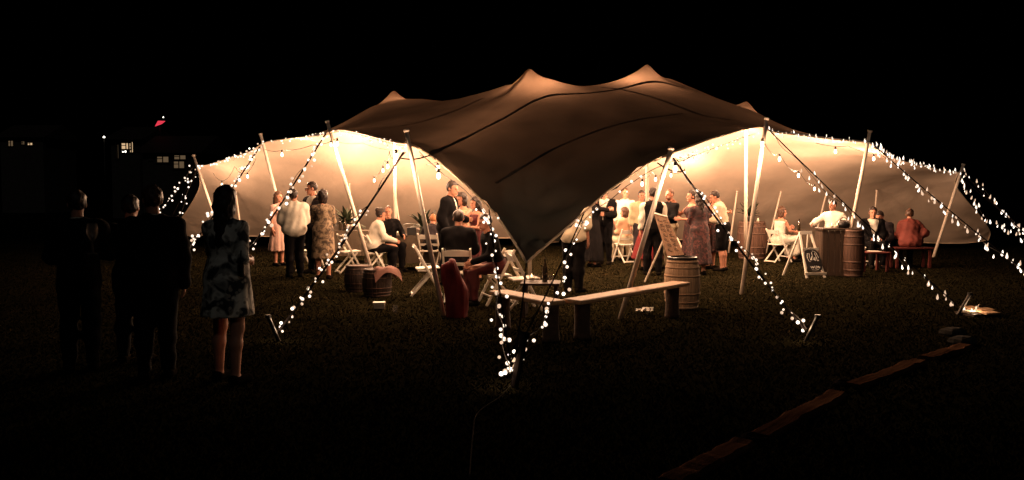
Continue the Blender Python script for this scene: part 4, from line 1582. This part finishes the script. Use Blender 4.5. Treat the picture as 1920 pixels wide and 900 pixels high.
barrel('pale oak barrel at the end of the plank bench, dark rim on top', X(1280, 11.45), 11.45, .70, .255, 'stave')
barrel('dark oak barrel table with leaves and a candle on top', X(1410, 20.6), 20.6, .97, .375, 'stave_dark')
barrel('oak barrel standing at the right end of the bar counter', X(1602, 16.0), 16.0, .95, .20, 'stave_dark', rot=.1)
barrel('low dark barrel stool with a pink cloth on it, in front of the tables', X(706, 12.9), 12.9, .44, .24, 'stave_black')
barrel('low black barrel stool just left of the one with the pink cloth', X(672, 13.6), 13.6, .44, .25, 'stave_black', rot=1.0)

# pale leather pad on the front barrel top is dark, a black tray
tag(MB().lathe([(.2, 0), (.215, .01), (.215, .05), (.20, .055), (.19, .02), (.001, .02)], (0, 0, 0), 20).build('tray', M['black']), 'black tray lying on the oak barrel at the bench end', 'tray').location = (X(1280, 11.45), 11.45, .69)

# ------------------------------------------------------------------ plank benches
def plank_bench(label, a, b, legs):
    a, b = np.array(a), np.array(b)
    mid = (a + b) / 2
    dv = b - a
    L = np.linalg.norm(dv)
    t = thing('bench', label, 'bench', (mid[0], mid[1], 0), math.atan2(dv[1], dv[0]), 'plank benches')
    MB().box((0, 0, .435), (L, .26, .05), None, 0, .010).build('seat_plank', M['plank'], t)
    for u in legs:
        m_ = MB()
        m_.lathe([(.105, 0), (.095, .05), (.088, .2), (.092, .38), (.10, .4085)], (u * L, 0, 0), 14)
        m_.build('log_leg', M['log'], t, True)
    return t


pa, pb, pc = P(933, 546, 9.75), P(1046, 570, 8.75), P(1278, 530, 10.75)
plank_bench('longer plank bench running right to the oak barrel', (1.0 * pb[0] + .16, pb[1] + .08), (pc[0], pc[1]), (-.42, .40))
plank_bench('shorter plank bench in front of the canopy tip, behind hanging lights', (pa[0], pa[1]), (pb[0] - .02, pb[1] - .02), (-.40, .42))

# ------------------------------------------------------------------ tables
def cloth_table(label, x, y, w_, dp, hgt, rz, drop=.6):
    t = thing('table', label, 'table', (x, y, 0), rz, 'tables inside the marquee')
    MB().box((0, 0, hgt - .02), (w_, dp, .03), None, 0, .006).build('tabletop', M['dark_wood'], t)
    for sx in (-1, 1):
        for sy in (-1, 1):
            MB().box((sx * (w_ / 2 - .07), sy * (dp / 2 - .07), (hgt - .036) / 2), (.05, .05, hgt - .036)).build('leg', M['dark_wood'], t)
    # draped cloth with waves
    m_ = MB()
    per = []
    n = 72
    for k in range(n):
        u = k / n * 4
        i, f = int(u), u - int(u)
        cs = [(-1, -1), (1, -1), (1, 1), (-1, 1)]
        a, b = np.array(cs[i]), np.array(cs[(i + 1) % 4])
        per.append((a + (b - a) * f) * np.array([w_ / 2 + .008, dp / 2 + .008]))
    per = np.array(per)
    vs = [(p[0], p[1], hgt + .001) for p in per]
    for j, zz in enumerate((hgt - .03, hgt - drop * .5, hgt - drop)):
        for k, p in enumerate(per):
            nrm = p / np.linalg.norm(p)
            wv = (.02 + .018 * math.sin(k * 1.1) + .01 * math.sin(k * 2.3 + 1)) * (j / 2)
            vs.append((p[0] + nrm[0] * wv, p[1] + nrm[1] * wv, zz))
    fs = [tuple(range(n))]
    for j in range(3):
        for k in range(n):
            q = (k + 1) % n
            fs.append((j * n + k, (j + 1) * n + k, (j + 1) * n + q, j * n + q))
    m_.add(vs, fs)
    o = m_.build('tablecloth', M['tablecloth'])
    tag(o, 'dark cloth draped over the ' + label.split(' with ')[0].replace('dark ', ''), 'tablecloth', 'dark tablecloths')
    o.location = (x, y, 0)
    o.rotation_euler = (0, 0, rz)
    return t


cloth_table('side table with a fern and bottles behind the woman in tan', X(655, 19.6), 19.6, 1.0, .7, .78, 0.05)
cloth_table('dining table with fern and black box in front of the pale back wall', X(780, 17.3), 17.8, 1.25, .8, .76, 0.03)
cloth_table('food table with orange dishes beside the man in black suit', X(886, 16.7), 16.9, .75, .7, .77, -0.1)
cloth_table('far table with glasses behind the white easel', X(1515, 20.8), 20.8, .9, .6, .72, 0.0)


def low_table(label, x, y, w_, dp, hgt, rz, mt='red_wood'):
    t = thing('low_table', label, 'table', (x, y, 0), rz, 'low tables')
    for k in range(4):
        MB().box((0, (k - 1.5) * dp / 4, hgt - .015), (w_, dp / 4 - .008, .03), None, 0, .004).build('board', M[mt], t)
    for sx in (-1, 1):
        for sy in (-1, 1):
            MB().box((sx * (w_ / 2 - .05), sy * (dp / 2 - .06), (hgt - .032) / 2), (.05, .05, hgt - .032)).build('leg', M[mt], t)
    return t


low_table('low red table in front of the man in the dark suit', X(1634, 17.2), 17.2, .62, .5, .42, .1)
low_table('low dark table with a bottle and glass behind the plank bench', X(1014, 10.7), 10.7, .52, .45, .46, -.1, 'dark_wood')

# bar counter of boards
bc = thing('bar_counter', 'dark boarded bar counter with black bags and candles on top', 'bar', (X(1570, 16.3), 16.3, 0), R(-4))
MB().box((0, 0, .945), (.78, .5, .045), None, 0, .008).build('counter_top', M['board'], bc)
for k in range(6):
    MB().box((-.30 + k * .12, -.205, .46), (.112, .025, .92), None, 0, .004).build('board', M['board'], bc)
for k in range(4):
    MB().box((-.352, -.13 + k * .11, .46), (.025, .102, .92), None, 0, .004).build('board', M['board'], bc)
MB().box((.02, .03, .05), (.68, .40, .08)).build('base', M['dark_wood'], bc)


# ------------------------------------------------------------------ small things on tables and grass
def put(o, loc, rz=0.0):
    o.location = tuple(loc)
    o.rotation_euler = (0, 0, rz)
    return o


def fern(label, loc, r, n, drop=.5):
    t = thing('potted_plant', label, 'plant', loc, 0, 'leafy table arrangements')
    MB().lathe([(.06, 0), (.08, .02), (.10, .16), (.09, .17), (.085, .15), (.001, .15)], n=14).build('pot', M['black'], t, True)
    for k in range(n):
        az = rng.uniform(0, 2 * math.pi)
        el = rng.uniform(.15, 1.35)
        L = r * rng.uniform(.7, 1.15)
        m_ = MB()
        pts = []
        for u in np.linspace(0, 1, 6):
            hh = L * u * math.cos(el * (1 - .2 * u))
            pts.append(np.array([hh * math.cos(az), hh * math.sin(az), .15 + L * u * math.sin(el) - drop * L * u * u * math.cos(el)]))
        vs, fs = [], []
        sd = np.array([-math.sin(az), math.cos(az), 0])
        for i, p in enumerate(pts):
            wd = .045 * math.sin(math.pi * min(1, (i + .6) / 6)) * rng.uniform(.7, 1.2) + .003
            vs += [p - sd * wd - np.array([0, 0, .012]), p, p + sd * wd - np.array([0, 0, .012])]
        for i in range(5):
            fs += [(3 * i, 3 * i + 1, 3 * i + 4, 3 * i + 3), (3 * i + 1, 3 * i + 2, 3 * i + 5, 3 * i + 4)]
        m_.add(vs, fs)
        m_.build('leaf', M['leaf'], t, True)
    return t


fern('dark bushy fern on the side table behind the woman in tan', (X(650, 19.7), 19.7, .782), .48, 42)
fern('dark spiky fern on the dining table left of the black suit', (X(793, 17.9), 17.9, .765), .46, 46)
fern('dark leafy arrangement on the barrel table in front of two poles', (X(1404, 20.7), 20.7, .957), .40, 30, .2)

BOT = MB().lathe([(.034, 0), (.037, .01), (.037, .17), (.03, .2), (.014, .235), (.013, .295), (.016, .298), (.016, .31), (.001, .312)], n=12).mesh('bottle', M['bottle'], True)
GLS = MB().lathe([(.032, 0), (.03, .004), (.005, .01), (.004, .085), (.02, .10), (.036, .135), (.036, .17), (.030, .205), (.028, .205), (.034, .17), (.034, .136), (.018, .103), (.001, .098)], n=12).mesh('wine_glass', M['glass'], True)
TUM = MB().lathe([(.03, 0), (.036, .10), (.034, .10), (.029, .008), (.001, .006)], n=12).mesh('tumbler', M['glass'], True)


def item(name, me, label, cat, loc, group=None):
    o = link(name, me)
    tag(o, label, cat, group)
    o.location = tuple(loc)
    return o


def candle(label, loc):
    t = thing('candle', label, 'candle', loc, 0, 'candles on tables')
    MB().lathe([(.038, 0), (.042, .01), (.042, .09), (.04, .09), (.038, .012), (.001, .01)], n=12).build('jar', M['glass'], t, True)
    MB().lathe([(.001, .012), (.036, .012), (.036, .05), (.001, .052)], n=12).build('wax', M['wax'], t, True)
    MB().lathe([(.001, .055), (.008, .065), (.009, .078), (.001, .105)], n=8).build('flame', M['flame'], t, True)
    return t


gb = 'bottles on the tables'
gg = 'glasses on the tables'
zt = .783
item('bottle', BOT, 'tall dark bottle on the side table, right of the fern', 'bottle', (X(638, 19.4), 19.4, zt), gb)
item('bottle', BOT, 'dark bottle beside the fern pot on the side table', 'bottle', (X(647, 19.35), 19.35, zt), gb)
item('wine_glass', GLS, 'wine glass nearest the tent pole on the side table', 'glass', (X(668, 19.4), 19.4, zt), gg)
item('wine_glass', GLS, 'wine glass at the left edge of the side table', 'glass', (X(630, 19.4), 19.4, zt), gg)
fl = thing('flower_bunch', 'pinkish flower bunch on the side table with the bottles', 'flowers', (X(658, 19.4), 19.4, zt))
for k in range(9):
    a, r = k * 2.4, .02 + .012 * k
    MB().lathe([(.001, -.03), (.03, -.012), (.036, .008), (.02, .024), (.001, .02)], (r * math.cos(a), r * math.sin(a), .10 + .008 * (k % 4)), 8).build('blossom', M['petal'], fl, True)
MB().lathe([(.04, 0), (.05, .05), (.06, .09), (.001, .088)], n=10).build('vase', M['glass'], fl, True)

zt = .766
bx_o = MB().box((0, 0, .085), (.20, .14, .17), None, 0, .008).build('box', M['black'])
tag(bx_o, 'square black box on the dining table in front of the fern', 'box')
put(bx_o, (X(772, 17.45), 17.45, zt), .1)
for k, (px, dd) in enumerate(((758, 17.5), (785, 17.5), (797, 17.45))):
    item('wine_glass', GLS, ['wine glass left of the black box', 'wine glass right of the black box', 'wine glass beside the ginger head'][k], 'glass', (X(px, dd), dd, zt), gg)
fl2 = dup(fl, (X(783, 17.65), 17.65, zt), .6, 'pinkish flower bunch between black box and fern')
candle('lit candle at the left end of the dining table', (X(746, 17.5), 17.5, zt))
dish = thing('food_dish', 'dish heaped with orange food on the food table', 'dish', (X(884, 16.75), 16.75, .778))
MB().lathe([(.08, 0), (.12, .01), (.16, .03), (.165, .034), (.15, .03), (.001, .016)], n=18).build('plate', M['white_paint'], dish, True)
for k in range(8):
    a = k * 2.4
    r = .02 + .011 * k
    MB().lathe([(.001, -.03), (.03, -.015), (.04, .005), (.025, .03), (.001, .036)], (r * math.cos(a), r * math.sin(a), .06), 8).build('bread_roll', M['ember'], dish, True)

zt = .47 - .008
item('bottle', BOT, 'whisky bottle on the low dark table behind the bench', 'bottle', (X(1022, 10.7), 10.7, zt), gb)
item('tumbler', TUM, 'tumbler left of the whisky bottle on the low table', 'glass', (X(1006, 10.62), 10.62, zt), gg)
item('tumbler', TUM, 'tumbler right of the whisky bottle on the low table', 'glass', (X(1033, 10.62), 10.62, zt), gg)
candle('lit candle on the low dark table near the canopy tip', (X(997, 10.75), 10.75, zt))

candle('lit candle on the dark barrel table in front of the poles', (X(1421, 20.4), 20.4, .955))
item('tumbler', TUM, 'tumbler on the dark barrel table left of its candle', 'glass', (X(1412, 20.35), 20.35, .955), gg)
zt = .97
candle('lit candle nearer the middle of the bar counter', (X(1569, 16.2), 16.2, zt))
candle('lit candle at the left end of the bar counter', (X(1559, 16.15), 16.15, zt))
bag = thing('bag', 'squat black bag lying on the bar counter', 'bag', (X(1581, 16.25), 16.25, zt))
MB().lathe([(.10, 0), (.14, .03), (.14, .09), (.10, .14), (.04, .16), (.001, .162)], n=14).build('body', M['black'], bag, True)
MB().tube([(.07 * math.cos(a), 0, .15 + .06 * math.sin(a)) for a in np.linspace(0, math.pi, 9)], .009, 6).build('handle', M['black'], bag, True)
zt = .722
item('bottle', BOT, 'dark bottle at left on the far table behind the easel', 'bottle', (X(1498, 20.6), 20.6, zt), gb)
item('wine_glass', GLS, 'wine glass on the far table behind the easel', 'glass', (X(1522, 20.6), 20.6, zt), gg)
plate = MB().lathe([(.09, 0), (.15, .012), (.155, .016), (.14, .012), (.001, .006)], n=18).build('plate', M['white_paint'], None, True)
tag(plate, 'white plate on the low red table', 'plate')
put(plate, (X(1640, 17.15), 17.15, .421))

# pink cloth on low stool
m_ = MB()
n = 14
vs = []
for j in range(n):
    for i in range(n):
        u, v = i / (n - 1) * 2 - 1, j / (n - 1) * 2 - 1
        rr_ = math.hypot(u, v) * .24
        zz = .445 + .02 * math.sin(u * 6 + v * 3) * math.cos(v * 5) + .02 - max(0, rr_ - .2) * 1.6
        vs.append((u * .22, v * .20, zz))
fs = [(j * n + i, j * n + i + 1, j * n + n + i + 1, j * n + n + i) for j in range(n - 1) for i in range(n - 1)]
m_.add(vs, fs)
put(tag(m_.build('folded_cloth', M['cloth_dusk'], None, True), 'crumpled pink cloth on the low barrel stool', 'cloth'), (X(722, 12.8), 12.85, .0), .4)

# red cloth bundle standing on the grass by the front left pole
m_ = MB()
prof = [(0.0, .135, .12, .025), (0.10, .145, .13, .03), (.22, .15, .13, .03), (.34, .15, .13, .02), (.42, .135, .125, .0), (.52, .12, .12, -.03), (.62, .11, .12, -.055), (.70, .10, .115, -.07), (.735, .085, .10, -.075), (.745, .05, .06, -.075), (.74, .01, .01, -.075)]
n = 40
vs, fs = [], []
for zz, rx, ry, off in prof:
    for k in range(n):
        a = 2 * math.pi * k / n
        wv = 1 + .07 * math.sin(3 * a + zz * 6) + .06 * math.sin(8 * a + 3 * math.sin(zz * 7)) + .03 * math.sin(15 * a + zz * 12)
        ca, sa = math.cos(a), math.sin(a)
        vs.append((off + rx * wv * abs(ca) ** .7 * np.sign(ca), ry * wv * abs(sa) ** .7 * np.sign(sa), zz * (1 + .05 * ca * (zz > .3)) + .010 * math.sin(4 * a + zz * 4) * (.05 < zz < .65)))
for i in range(len(prof) - 1):
    for k in range(n):
        j = (k + 1) % n
        fs.append((i * n + k, i * n + j, i * n + n + j, i * n + n + k))
m_.add(vs, fs)
put(tag(m_.build('cloth_bundle', M['red_cloth'], None, True), 'tall crumpled red cloth bundle standing on the grass by the front left pole', 'cloth'), (X(851, 10.6), 10.6, 0.0))

# shiny tin and small tumbler on the grass
tin = thing('tin_box', 'shiny flat tin lying on the grass left of the red bundle', 'tin', (*G(711, 580)[:2], 0), .15)
MB().box((0, 0, .045), (.17, .11, .09), None, 0, .012).build('body', M['hoop'], tin)
MB().box((0, 0, .098), (.176, .116, .016), None, 0, .005).build('lid', M['white_paint'], tin)
item('tumbler', TUM, 'small tumbler standing on the grass beside the shiny tin', 'glass', (*G(741, 586)[:2], 0), gg)

# white flowers dropped under the bench
for k, (px, py, lb, sc) in enumerate(((1199, 588, 'smaller white flower lying on the grass under the long bench', .8), (1214, 590, 'larger white flower lying on the grass under the long bench', 1.2))):
    f_ = thing('fallen_flower', lb, 'flower', (*G(px, py)[:2], 0), k, 'white flowers dropped on the grass')
    for j in range(7):
        a = j * 2 * math.pi / 7
        m_ = MB()
        c_, s_ = math.cos(a), math.sin(a)
        vs = []
        for u, wd, hh in ((0.0, .008, .01), (.4, .028, .05), (.8, .032, .075), (1.0, .008, .06)):
            for s2 in (-1, 1):
                vs.append(((u * .07 * c_ - s2 * wd * s_) * sc, (u * .07 * s_ + s2 * wd * c_) * sc, hh * sc * (1 + .3 * math.sin(j * 3))))
        m_.add(vs, [(0, 1, 3, 2), (2, 3, 5, 4), (4, 5, 7, 6)])
        m_.build('petal', M['paper'], f_, True)

# ------------------------------------------------------------------ chalkboard easel in front of the bar
ez = thing('chalkboard_easel', 'white A-frame easel with a black chalkboard leaning in front of the bar counter', 'easel', (X(1519, 15.9), 15.9, 0), R(14))
tiltR = rot_x(R(-24))


def ep(x_, z_, y_=0.0):
    """point on the tilted front face: the foot is nearest us"""
    return np.array([0, -.22, 0]) + tiltR @ np.array([x_, y_, z_])


for s_ in (-1, 1):
    MB().bar(ep(s_ * .20, 0), ep(s_ * .12, .98), .045, .03, (0, 1, 0), 0, .005).build('leg', M['white_paint'], ez)
    MB().bar((s_ * .26 - .06, .42, 0), ep(s_ * .10, .96, .04), .04, .028, (0, 1, 0), 0, .005).build('leg', M['white_paint'], ez)
MB().bar(ep(-.14, .955, -.022), ep(.14, .955, -.022), .07, .016, (0, 1, 0)).build('top_rail', M['white_paint'], ez)
MB().bar(ep(-.24, .085, -.025), ep(.24, .085, -.025), .045, .016, (0, 1, 0)).build('bottom_rail', M['white_paint'], ez)
MB().bar(ep(-.17, .60, -.025), ep(.20, .60, -.025), .05, .016, (0, 1, 0)).build('middle_rail', M['white_paint'], ez)
m_ = MB()
nq = 20
outl = []
for k in range(nq):
    a = 2 * math.pi * k / nq
    cx_, cz_ = math.cos(a), math.sin(a)
    sx = abs(cx_) ** .6 * np.sign(cx_)
    sz = abs(cz_) ** .6 * np.sign(cz_)
    outl.append((.175 * sx, .355 + .235 * sz))
vs = [ep(x_, z_, -.036) for x_, z_ in outl] + [ep(x_, z_, -.052) for x_, z_ in outl]
fs = [tuple(range(nq)), tuple(range(2 * nq - 1, nq - 1, -1))] + [(k, nq + k, nq + (k + 1) % nq, (k + 1) % nq) for k in range(nq)]
m_.add(vs, fs)
m_.build('chalkboard', M['chalkboard'], ez)
m_ = MB()
strokes = [[(-.10, .50), (-.12, .42), (-.10, .34), (-.06, .33)], [(-.06, .50), (-.07, .42), (-.05, .36), (-.02, .44), (-.03, .36)], [(0, .52), (.0, .44), (.02, .36), (.05, .42), (.04, .34)],
           [(.06, .50), (.08, .42), (.09, .34), (.12, .36)], [(.02, .55), (.08, .53), (.11, .47), (.13, .40)],
           [(-.10, .23), (-.075, .19), (-.06, .235), (-.04, .19), (-.02, .23)], [(0, .24), (.005, .185), (.03, .19), (.035, .24)], [(.055, .235), (.06, .19), (.085, .235), (.09, .185), (.115, .22)], [(-.08, .16), (.0, .15), (.07, .16)]]
for s_ in strokes:
    c = catmull(np.array(s_), 5) if len(s_) > 2 else np.array(s_)
    m_.tube([ep(a, b, -.053) for a, b in c], .0045, 5)
m_.build('chalk_lettering', M['chalk'], ez)

# ------------------------------------------------------------------ leaning wooden board on a prop by the barrel
wb = thing('display_board', 'wooden display board tilted on a prop stick behind the oak barrel', 'display board', (X(1250, 14.6), 14.6, 0), R(0))
tw = np.array([X(1250, 14.6), 14.6, 0])


def wl(px, py, d):
    return P(px, py, d) - tw


a_, b_, c_, d_ = wl(1226, 401, 14.9), wl(1252, 408, 14.75), wl(1283, 478, 14.3), wl(1252, 482, 14.45)
nrm = np.cross(b_ - a_, d_ - a_)
nrm /= np.linalg.norm(nrm)
if nrm[1] > 0:
    nrm = -nrm


def quad_slab(mbx, a, b, c, d, t0, t1):
    vs = [p + nrm * t0 for p in (a, b, c, d)] + [p + nrm * t1 for p in (a, b, c, d)]
    mbx.add(vs, [(3, 2, 1, 0), (4, 5, 6, 7), (0, 1, 5, 4), (1, 2, 6, 5), (2, 3, 7, 6), (3, 0, 4, 7)])
    return mbx


for k in range(4):
    u0, u1 = k / 4 + .008, (k + 1) / 4 - .008
    quad_slab(MB(), a_ + (b_ - a_) * u0, a_ + (b_ - a_) * u1, d_ + (c_ - d_) * u1, d_ + (c_ - d_) * u0, 0, .018).build('plank', M['old_board'], wb)
quad_slab(MB(), a_ + (d_ - a_) * -.03, b_ + (c_ - b_) * -.03, b_ + (c_ - b_) * .0, a_ + (d_ - a_) * .0, -.01, .035).build('top_rail', M['white_paint'], wb)
m_ = MB()
for j in range(7):
    for i in range(2):
        u, v = .3 + .4 * i + .05 * (j % 2), .14 + j * .12
        cpt = a_ + (b_ - a_) * u + ((d_ + (c_ - d_) * u) - (a_ + (b_ - a_) * u)) * v + nrm * .022
        ex, ez_ = (b_ - a_) / np.linalg.norm(b_ - a_), (d_ - a_) / np.linalg.norm(d_ - a_)
        m_.tube([cpt + ex * .045 * math.cos(t) + ez_ * .022 * math.sin(t) for t in np.linspace(0, 4.6 + (i + j) % 3 * .5, 9)], .006, 5)
m_.build('dark_scrollwork', M['dark_wood'], wb)
MB().tube([wl(1246, 446, 14.75), G(1209, 529) - tw], .018, 8).build('prop', M['pole'], wb)
MB().tube([wl(1268, 478, 14.45), np.array([.22, .1, 0])], .018, 8).build('prop', M['pole'], wb)
MB().tube([wl(1256, 480, 14.5), np.array([.0, -.1, 0])], .018, 8).build('prop', M['pole'], wb)

# ------------------------------------------------------------------ timber edging in the foreground
grp = 'weathered timber sleepers edging the lawn'
pts = [G(1255, 912), G(1396, 834), G(1424, 824), G(1572, 742), G(1600, 728), G(1722, 682), G(1738, 676), G(1810, 652)]
segs = [(pts[0], pts[1], 'nearest timber sleeper at the bottom of the photo'), (pts[2], pts[3], 'longest timber sleeper between two dark gaps'), (pts[4], pts[5], 'timber sleeper just beyond the second gap'), (pts[6], pts[7], 'farthest dim timber sleeper at the right')]
for a, b, lb in segs:
    dv = b - a
    L = np.linalg.norm(dv)
    t = MB()
    n = 12
    vs, fs = [], []
    for i in range(n + 1):
        u = i / n - .5
        jit = rng.normal(0, .009, 2) * np.array([.7, .5])
        for yy, zz in ((-.085, -.05), (-.085, .02), (-.06, .040), (.055, .042), (.08, .025), (.085, -.05)):
            vs.append((u * L, yy + jit[0], zz + (jit[1] if zz > 0 else 0)))
    for i in range(n):
        for k in range(6):
            j = (k + 1) % 6
            fs.append((i * 6 + k, i * 6 + j, i * 6 + 6 + j, i * 6 + 6 + k))
    fs += [tuple(range(5, -1, -1)), tuple(range(n * 6, n * 6 + 6))]
    t.add(vs, fs)
    o = tag(t.build('timber_sleeper', M['sleeper']), lb, 'timber', grp)
    o.location = (*((a + b) / 2)[:2], 0)
    o.rotation_euler = (0, 0, math.atan2(dv[1], dv[0]))
for (px, py, lb) in ((1420, 826, 'dark rope coil lying in the nearest gap between sleepers'), (1588, 722, 'dark rope coil lying in the farther gap between sleepers')):
    c = G(px, py)
    q = [c + np.array([.10 * math.cos(a) * (1 - a / 60), .10 * math.sin(a) * (1 - a / 60), .008 + .006 * (a / 6.28)]) for a in np.linspace(0, 18, 60)]
    o = tag(MB().tube([p - c for p in q], .014, 6).build('rope_coil', M['strap'], None, True), lb, 'rope', 'rope coils among the sleepers')
    o.location = tuple(c)

# bright boards on the ground beside the right anchor, lit by one bulb
bw_ = thing('board_stack', 'pale boards lying on the ground beside the right stake, one bulb over them', 'boards', (*G(1836, 590)[:2], 0), R(20))
for k, (x_, y_, z_, rz) in enumerate(((-.14, .0, .05, .1), (.13, .03, .06, -.05), (.02, .16, .07, .03), (.02, -.13, .045, .02))):
    MB().box((x_, y_, z_), (.24, .13, .025), rot_z(rz) @ rot_x(R(6)), 0, .004).build('board', M['cream_cloth'] if k == 0 else M['plank'], bw_)
MB().box((0, .02, .017), (.5, .3, .03)).build('batten', M['dark_wood'], bw_)
light_string('short fairy light tail lying over the pale boards by the right stake', [ANCH['R2'] + [0, 0, .1], ANCH['R2'] + [.2, -.05, .06], np.array([*G(1836, 592)[:2], .16])], 4, .015, 'flame', glow=1.5)
for k, (px, py, lb) in enumerate(((1788, 628, 'flat grey stone on the dark grass below the pale boards'), (1806, 645, 'rounded grey stone behind the timber sleepers'))):
    c = G(px, py)
    m_ = MB()
    m_.lathe([(.10, -.02), (.13, .02), (.12, .06), (.07, .085), (.001, .09)], n=9)
    m_.v = [(x_ * (1.2 + .15 * math.sin(i * 2.1)), y_ * (.8 + .15 * math.cos(i * 1.3)), z_) for i, (x_, y_, z_) in enumerate(m_.v)]
    tag(m_.build('stone', M['stone']), lb, 'stone', 'grey stones on the lawn').location = tuple(c)

# extension cable on the lawn from the front stake
q = [A0 + [0, -.02, .012], G(935, 752), G(905, 772), G(891, 790), G(887, 820), G(884, 850), G(880, 905)]
q = catmull(np.array([np.array([p[0], p[1], .026]) for p in q]), 8)
o = tag(MB().tube(q - q[0], 0.005, 6).build('extension_cable', M['cable_grey'], None, True), 'thin grey cable snaking over the grass from the front stake toward us', 'cable')
o.location = tuple(q[0])

# wine glass held by the man at far left
gl = item('wine_glass', GLS, 'wine glass with small reflections held in the dark at far left', 'glass', P(174, 476, 7.0), gg)
gl.scale = (1.3, 1.3, 1.3)

# handbag of the woman in the floral dress
hb = thing('handbag', 'small black handbag hanging from the forearm of the floral dress woman', 'bag', P(455, 505, 6.75))
MB().box((0, 0, 0), (.055, .13, .12), None, 0, .015).build('body', M['black'], hb)
MB().tube([(0, .05 * math.cos(a), .055 + .13 * math.sin(a)) for a in np.linspace(0, math.pi, 9)], .006, 6).build('handle', M['black'], hb, True)

# ------------------------------------------------------------------ far houses and lamps in the dark
def house(label, x0, x1, d, base, wall_h, roof_h, windows):
    w_ = x1 - x0
    t = thing('house', label, 'house', ((x0 + x1) / 2, d, 0), 0, 'dark houses beyond the lawn')
    MB().box((0, 3, wall_h / 2), (w_, 6, wall_h)).build('wall', M['house'], t)
    hw, ov = w_ / 2 + .4, .5
    m_ = MB()
    m_.add([(-hw, -ov, wall_h + .002), (hw, -ov, wall_h + .002), (hw, 6 + ov, wall_h + .002), (-hw, 6 + ov, wall_h + .002), (-hw, 3, wall_h + roof_h), (hw, 3, wall_h + roof_h)],
           [(0, 1, 5, 4), (2, 3, 4, 5), (1, 2, 5), (3, 0, 4), (3, 2, 1, 0)])
    m_.build('roof', M['roof'], t)
    for (cx_, cz_, ww, hh, mt) in windows:
        fr = MB()
        fr.box((cx_, -.03, cz_ + hh / 2 + .05), (ww + .2, .1, .1))
        fr.box((cx_, -.03, cz_ - hh / 2 - .05), (ww + .2, .1, .1))
        fr.box((cx_ - ww / 2 - .05, -.03, cz_), (.1, .1, hh))
        fr.box((cx_ + ww / 2 + .05, -.03, cz_), (.1, .1, hh))
        fr.box((cx_, -.035, cz_), (.06, .06, hh))
        fr.box((cx_ - ww / 4, -.035, cz_ + .05), (ww / 2 - .06, .05, .05))
        fo = fr.build('window', M['house'], t)
        for s_ in (-1, 1):
            MB().box((cx_ + s_ * ww / 4, -.008, cz_), (ww / 2 - .06, .012, hh)).build('pane', M[mt], fo)
    return t


def hx(px, d):
    return (px - CX) / F_PX * d


def hz(py, d):
    return P(960, py, d)[2]


dA = 55
cA = (hx(270, dA) + hx(372, dA)) / 2
ws = []
for px, py, w_px, h_px, mt in ((308, 299, 22, 10, 'pane_dim'), (340, 295, 22, 7, 'pane_dim'), (338, 309, 20, 12, 'pane_dim'), (286, 296, 3, 6, 'pane_dim')):
    ws.append((hx(px, dA) - cA, hz(py, dA), w_px / F_PX * dA, h_px / F_PX * dA, mt))
hA = house('dark house with small paned windows lit above the far left tent pole', hx(270, dA), hx(372, dA), dA, 0, hz(287, dA), 1.4, ws)
o = MB()
o.box((hx(295, dA) - cA, -.56, hz(270, dA)), (.5, .05, .04))
o.build('gutter_glint', M['hoop'], hA)
dB = 60
cB = (hx(215, dB) + hx(262, dB)) / 2
hB = house('dark house with one bright porch window, left of the paned windows', hx(212, dB), hx(265, dB), dB, 0, hz(262, dB), 1.2,
           [(hx(240, dB) - cB, hz(274, dB), .7, .42, 'pane_warm'), (hx(236, dB) - cB + .02, hz(283, dB) - .05, .35, .14, 'lamp_white'), (hx(224, dB) - cB, hz(284, dB), .15, 1.0, 'pane_dim'), (hx(250, dB) - cB, hz(276, dB), .25, .75, 'pane_warm')])
dC = 80
cC = (hx(5, dC) + hx(85, dC)) / 2
hC = house('faint distant house with dim windows at the far left edge', hx(5, dC), hx(85, dC), dC, 0, hz(258, dC), 1.5,
           [(hx(25, dC) - cC, hz(269, dC), .5, .5, 'pane_dim'), (hx(48, dC) - cC, hz(268, dC), .3, .3, 'pane_dim'), (hx(61, dC) - cC, hz(270, dC), .5, .2, 'pane_warm')])


def mast(label, px, py, d, mt, r, group=None, shape='lamp'):
    p = P(px, py, d)
    t = thing('lamp_post', label, 'lamp post', (p[0], p[1], 0), 0, 'distant lamp posts')
    MB().tube([(0, 0, 0), (0, 0, p[2] - r * .8)], [.09, .05], 8).build('post', M['iron'], t, True)
    if shape == 'lamp':
        MB().lathe([(.001, -r), (r * .8, -r * .5), (r, 0), (r * .7, r * .6), (.001, r)], (0, 0, p[2]), 10).build('lamp_head', M[mt], t, True)
    else:
        m_ = MB()
        m_.add([(-.35, -.05, p[2] - .22), (.10, -.05, p[2] - .06), (.38, -.05, p[2] + .16), (-.12, -.05, p[2] + .18),
                (-.35, .05, p[2] - .22), (.10, .05, p[2] - .06), (.38, .05, p[2] + .16), (-.12, .05, p[2] + .18)],
               [(0, 1, 2, 3), (7, 6, 5, 4), (0, 4, 5, 1), (1, 5, 6, 2), (2, 6, 7, 3), (3, 7, 4, 0)])
        m_.build('lamp_head', M[mt], t)
        MB().lathe([(.001, -.06), (.05, 0), (.001, .08)], (.25, 0, p[2] + .42), 8).build('beacon', M['lamp_white'], t)
        MB().tube([(.25, 0, p[2] + .14), (.25, 0, p[2] + .38)], .02, 6).build('beacon_stem', M['iron'], t)
    return t


mast('distant post with a slanted red glowing head, above the dark house', 300, 231, 58, 'lamp_red', .3, shape='red')
mast('distant lamp post with one tiny white light at the left', 195, 257, 62, 'lamp_white', .09)
print('objects', len(bpy.data.objects))
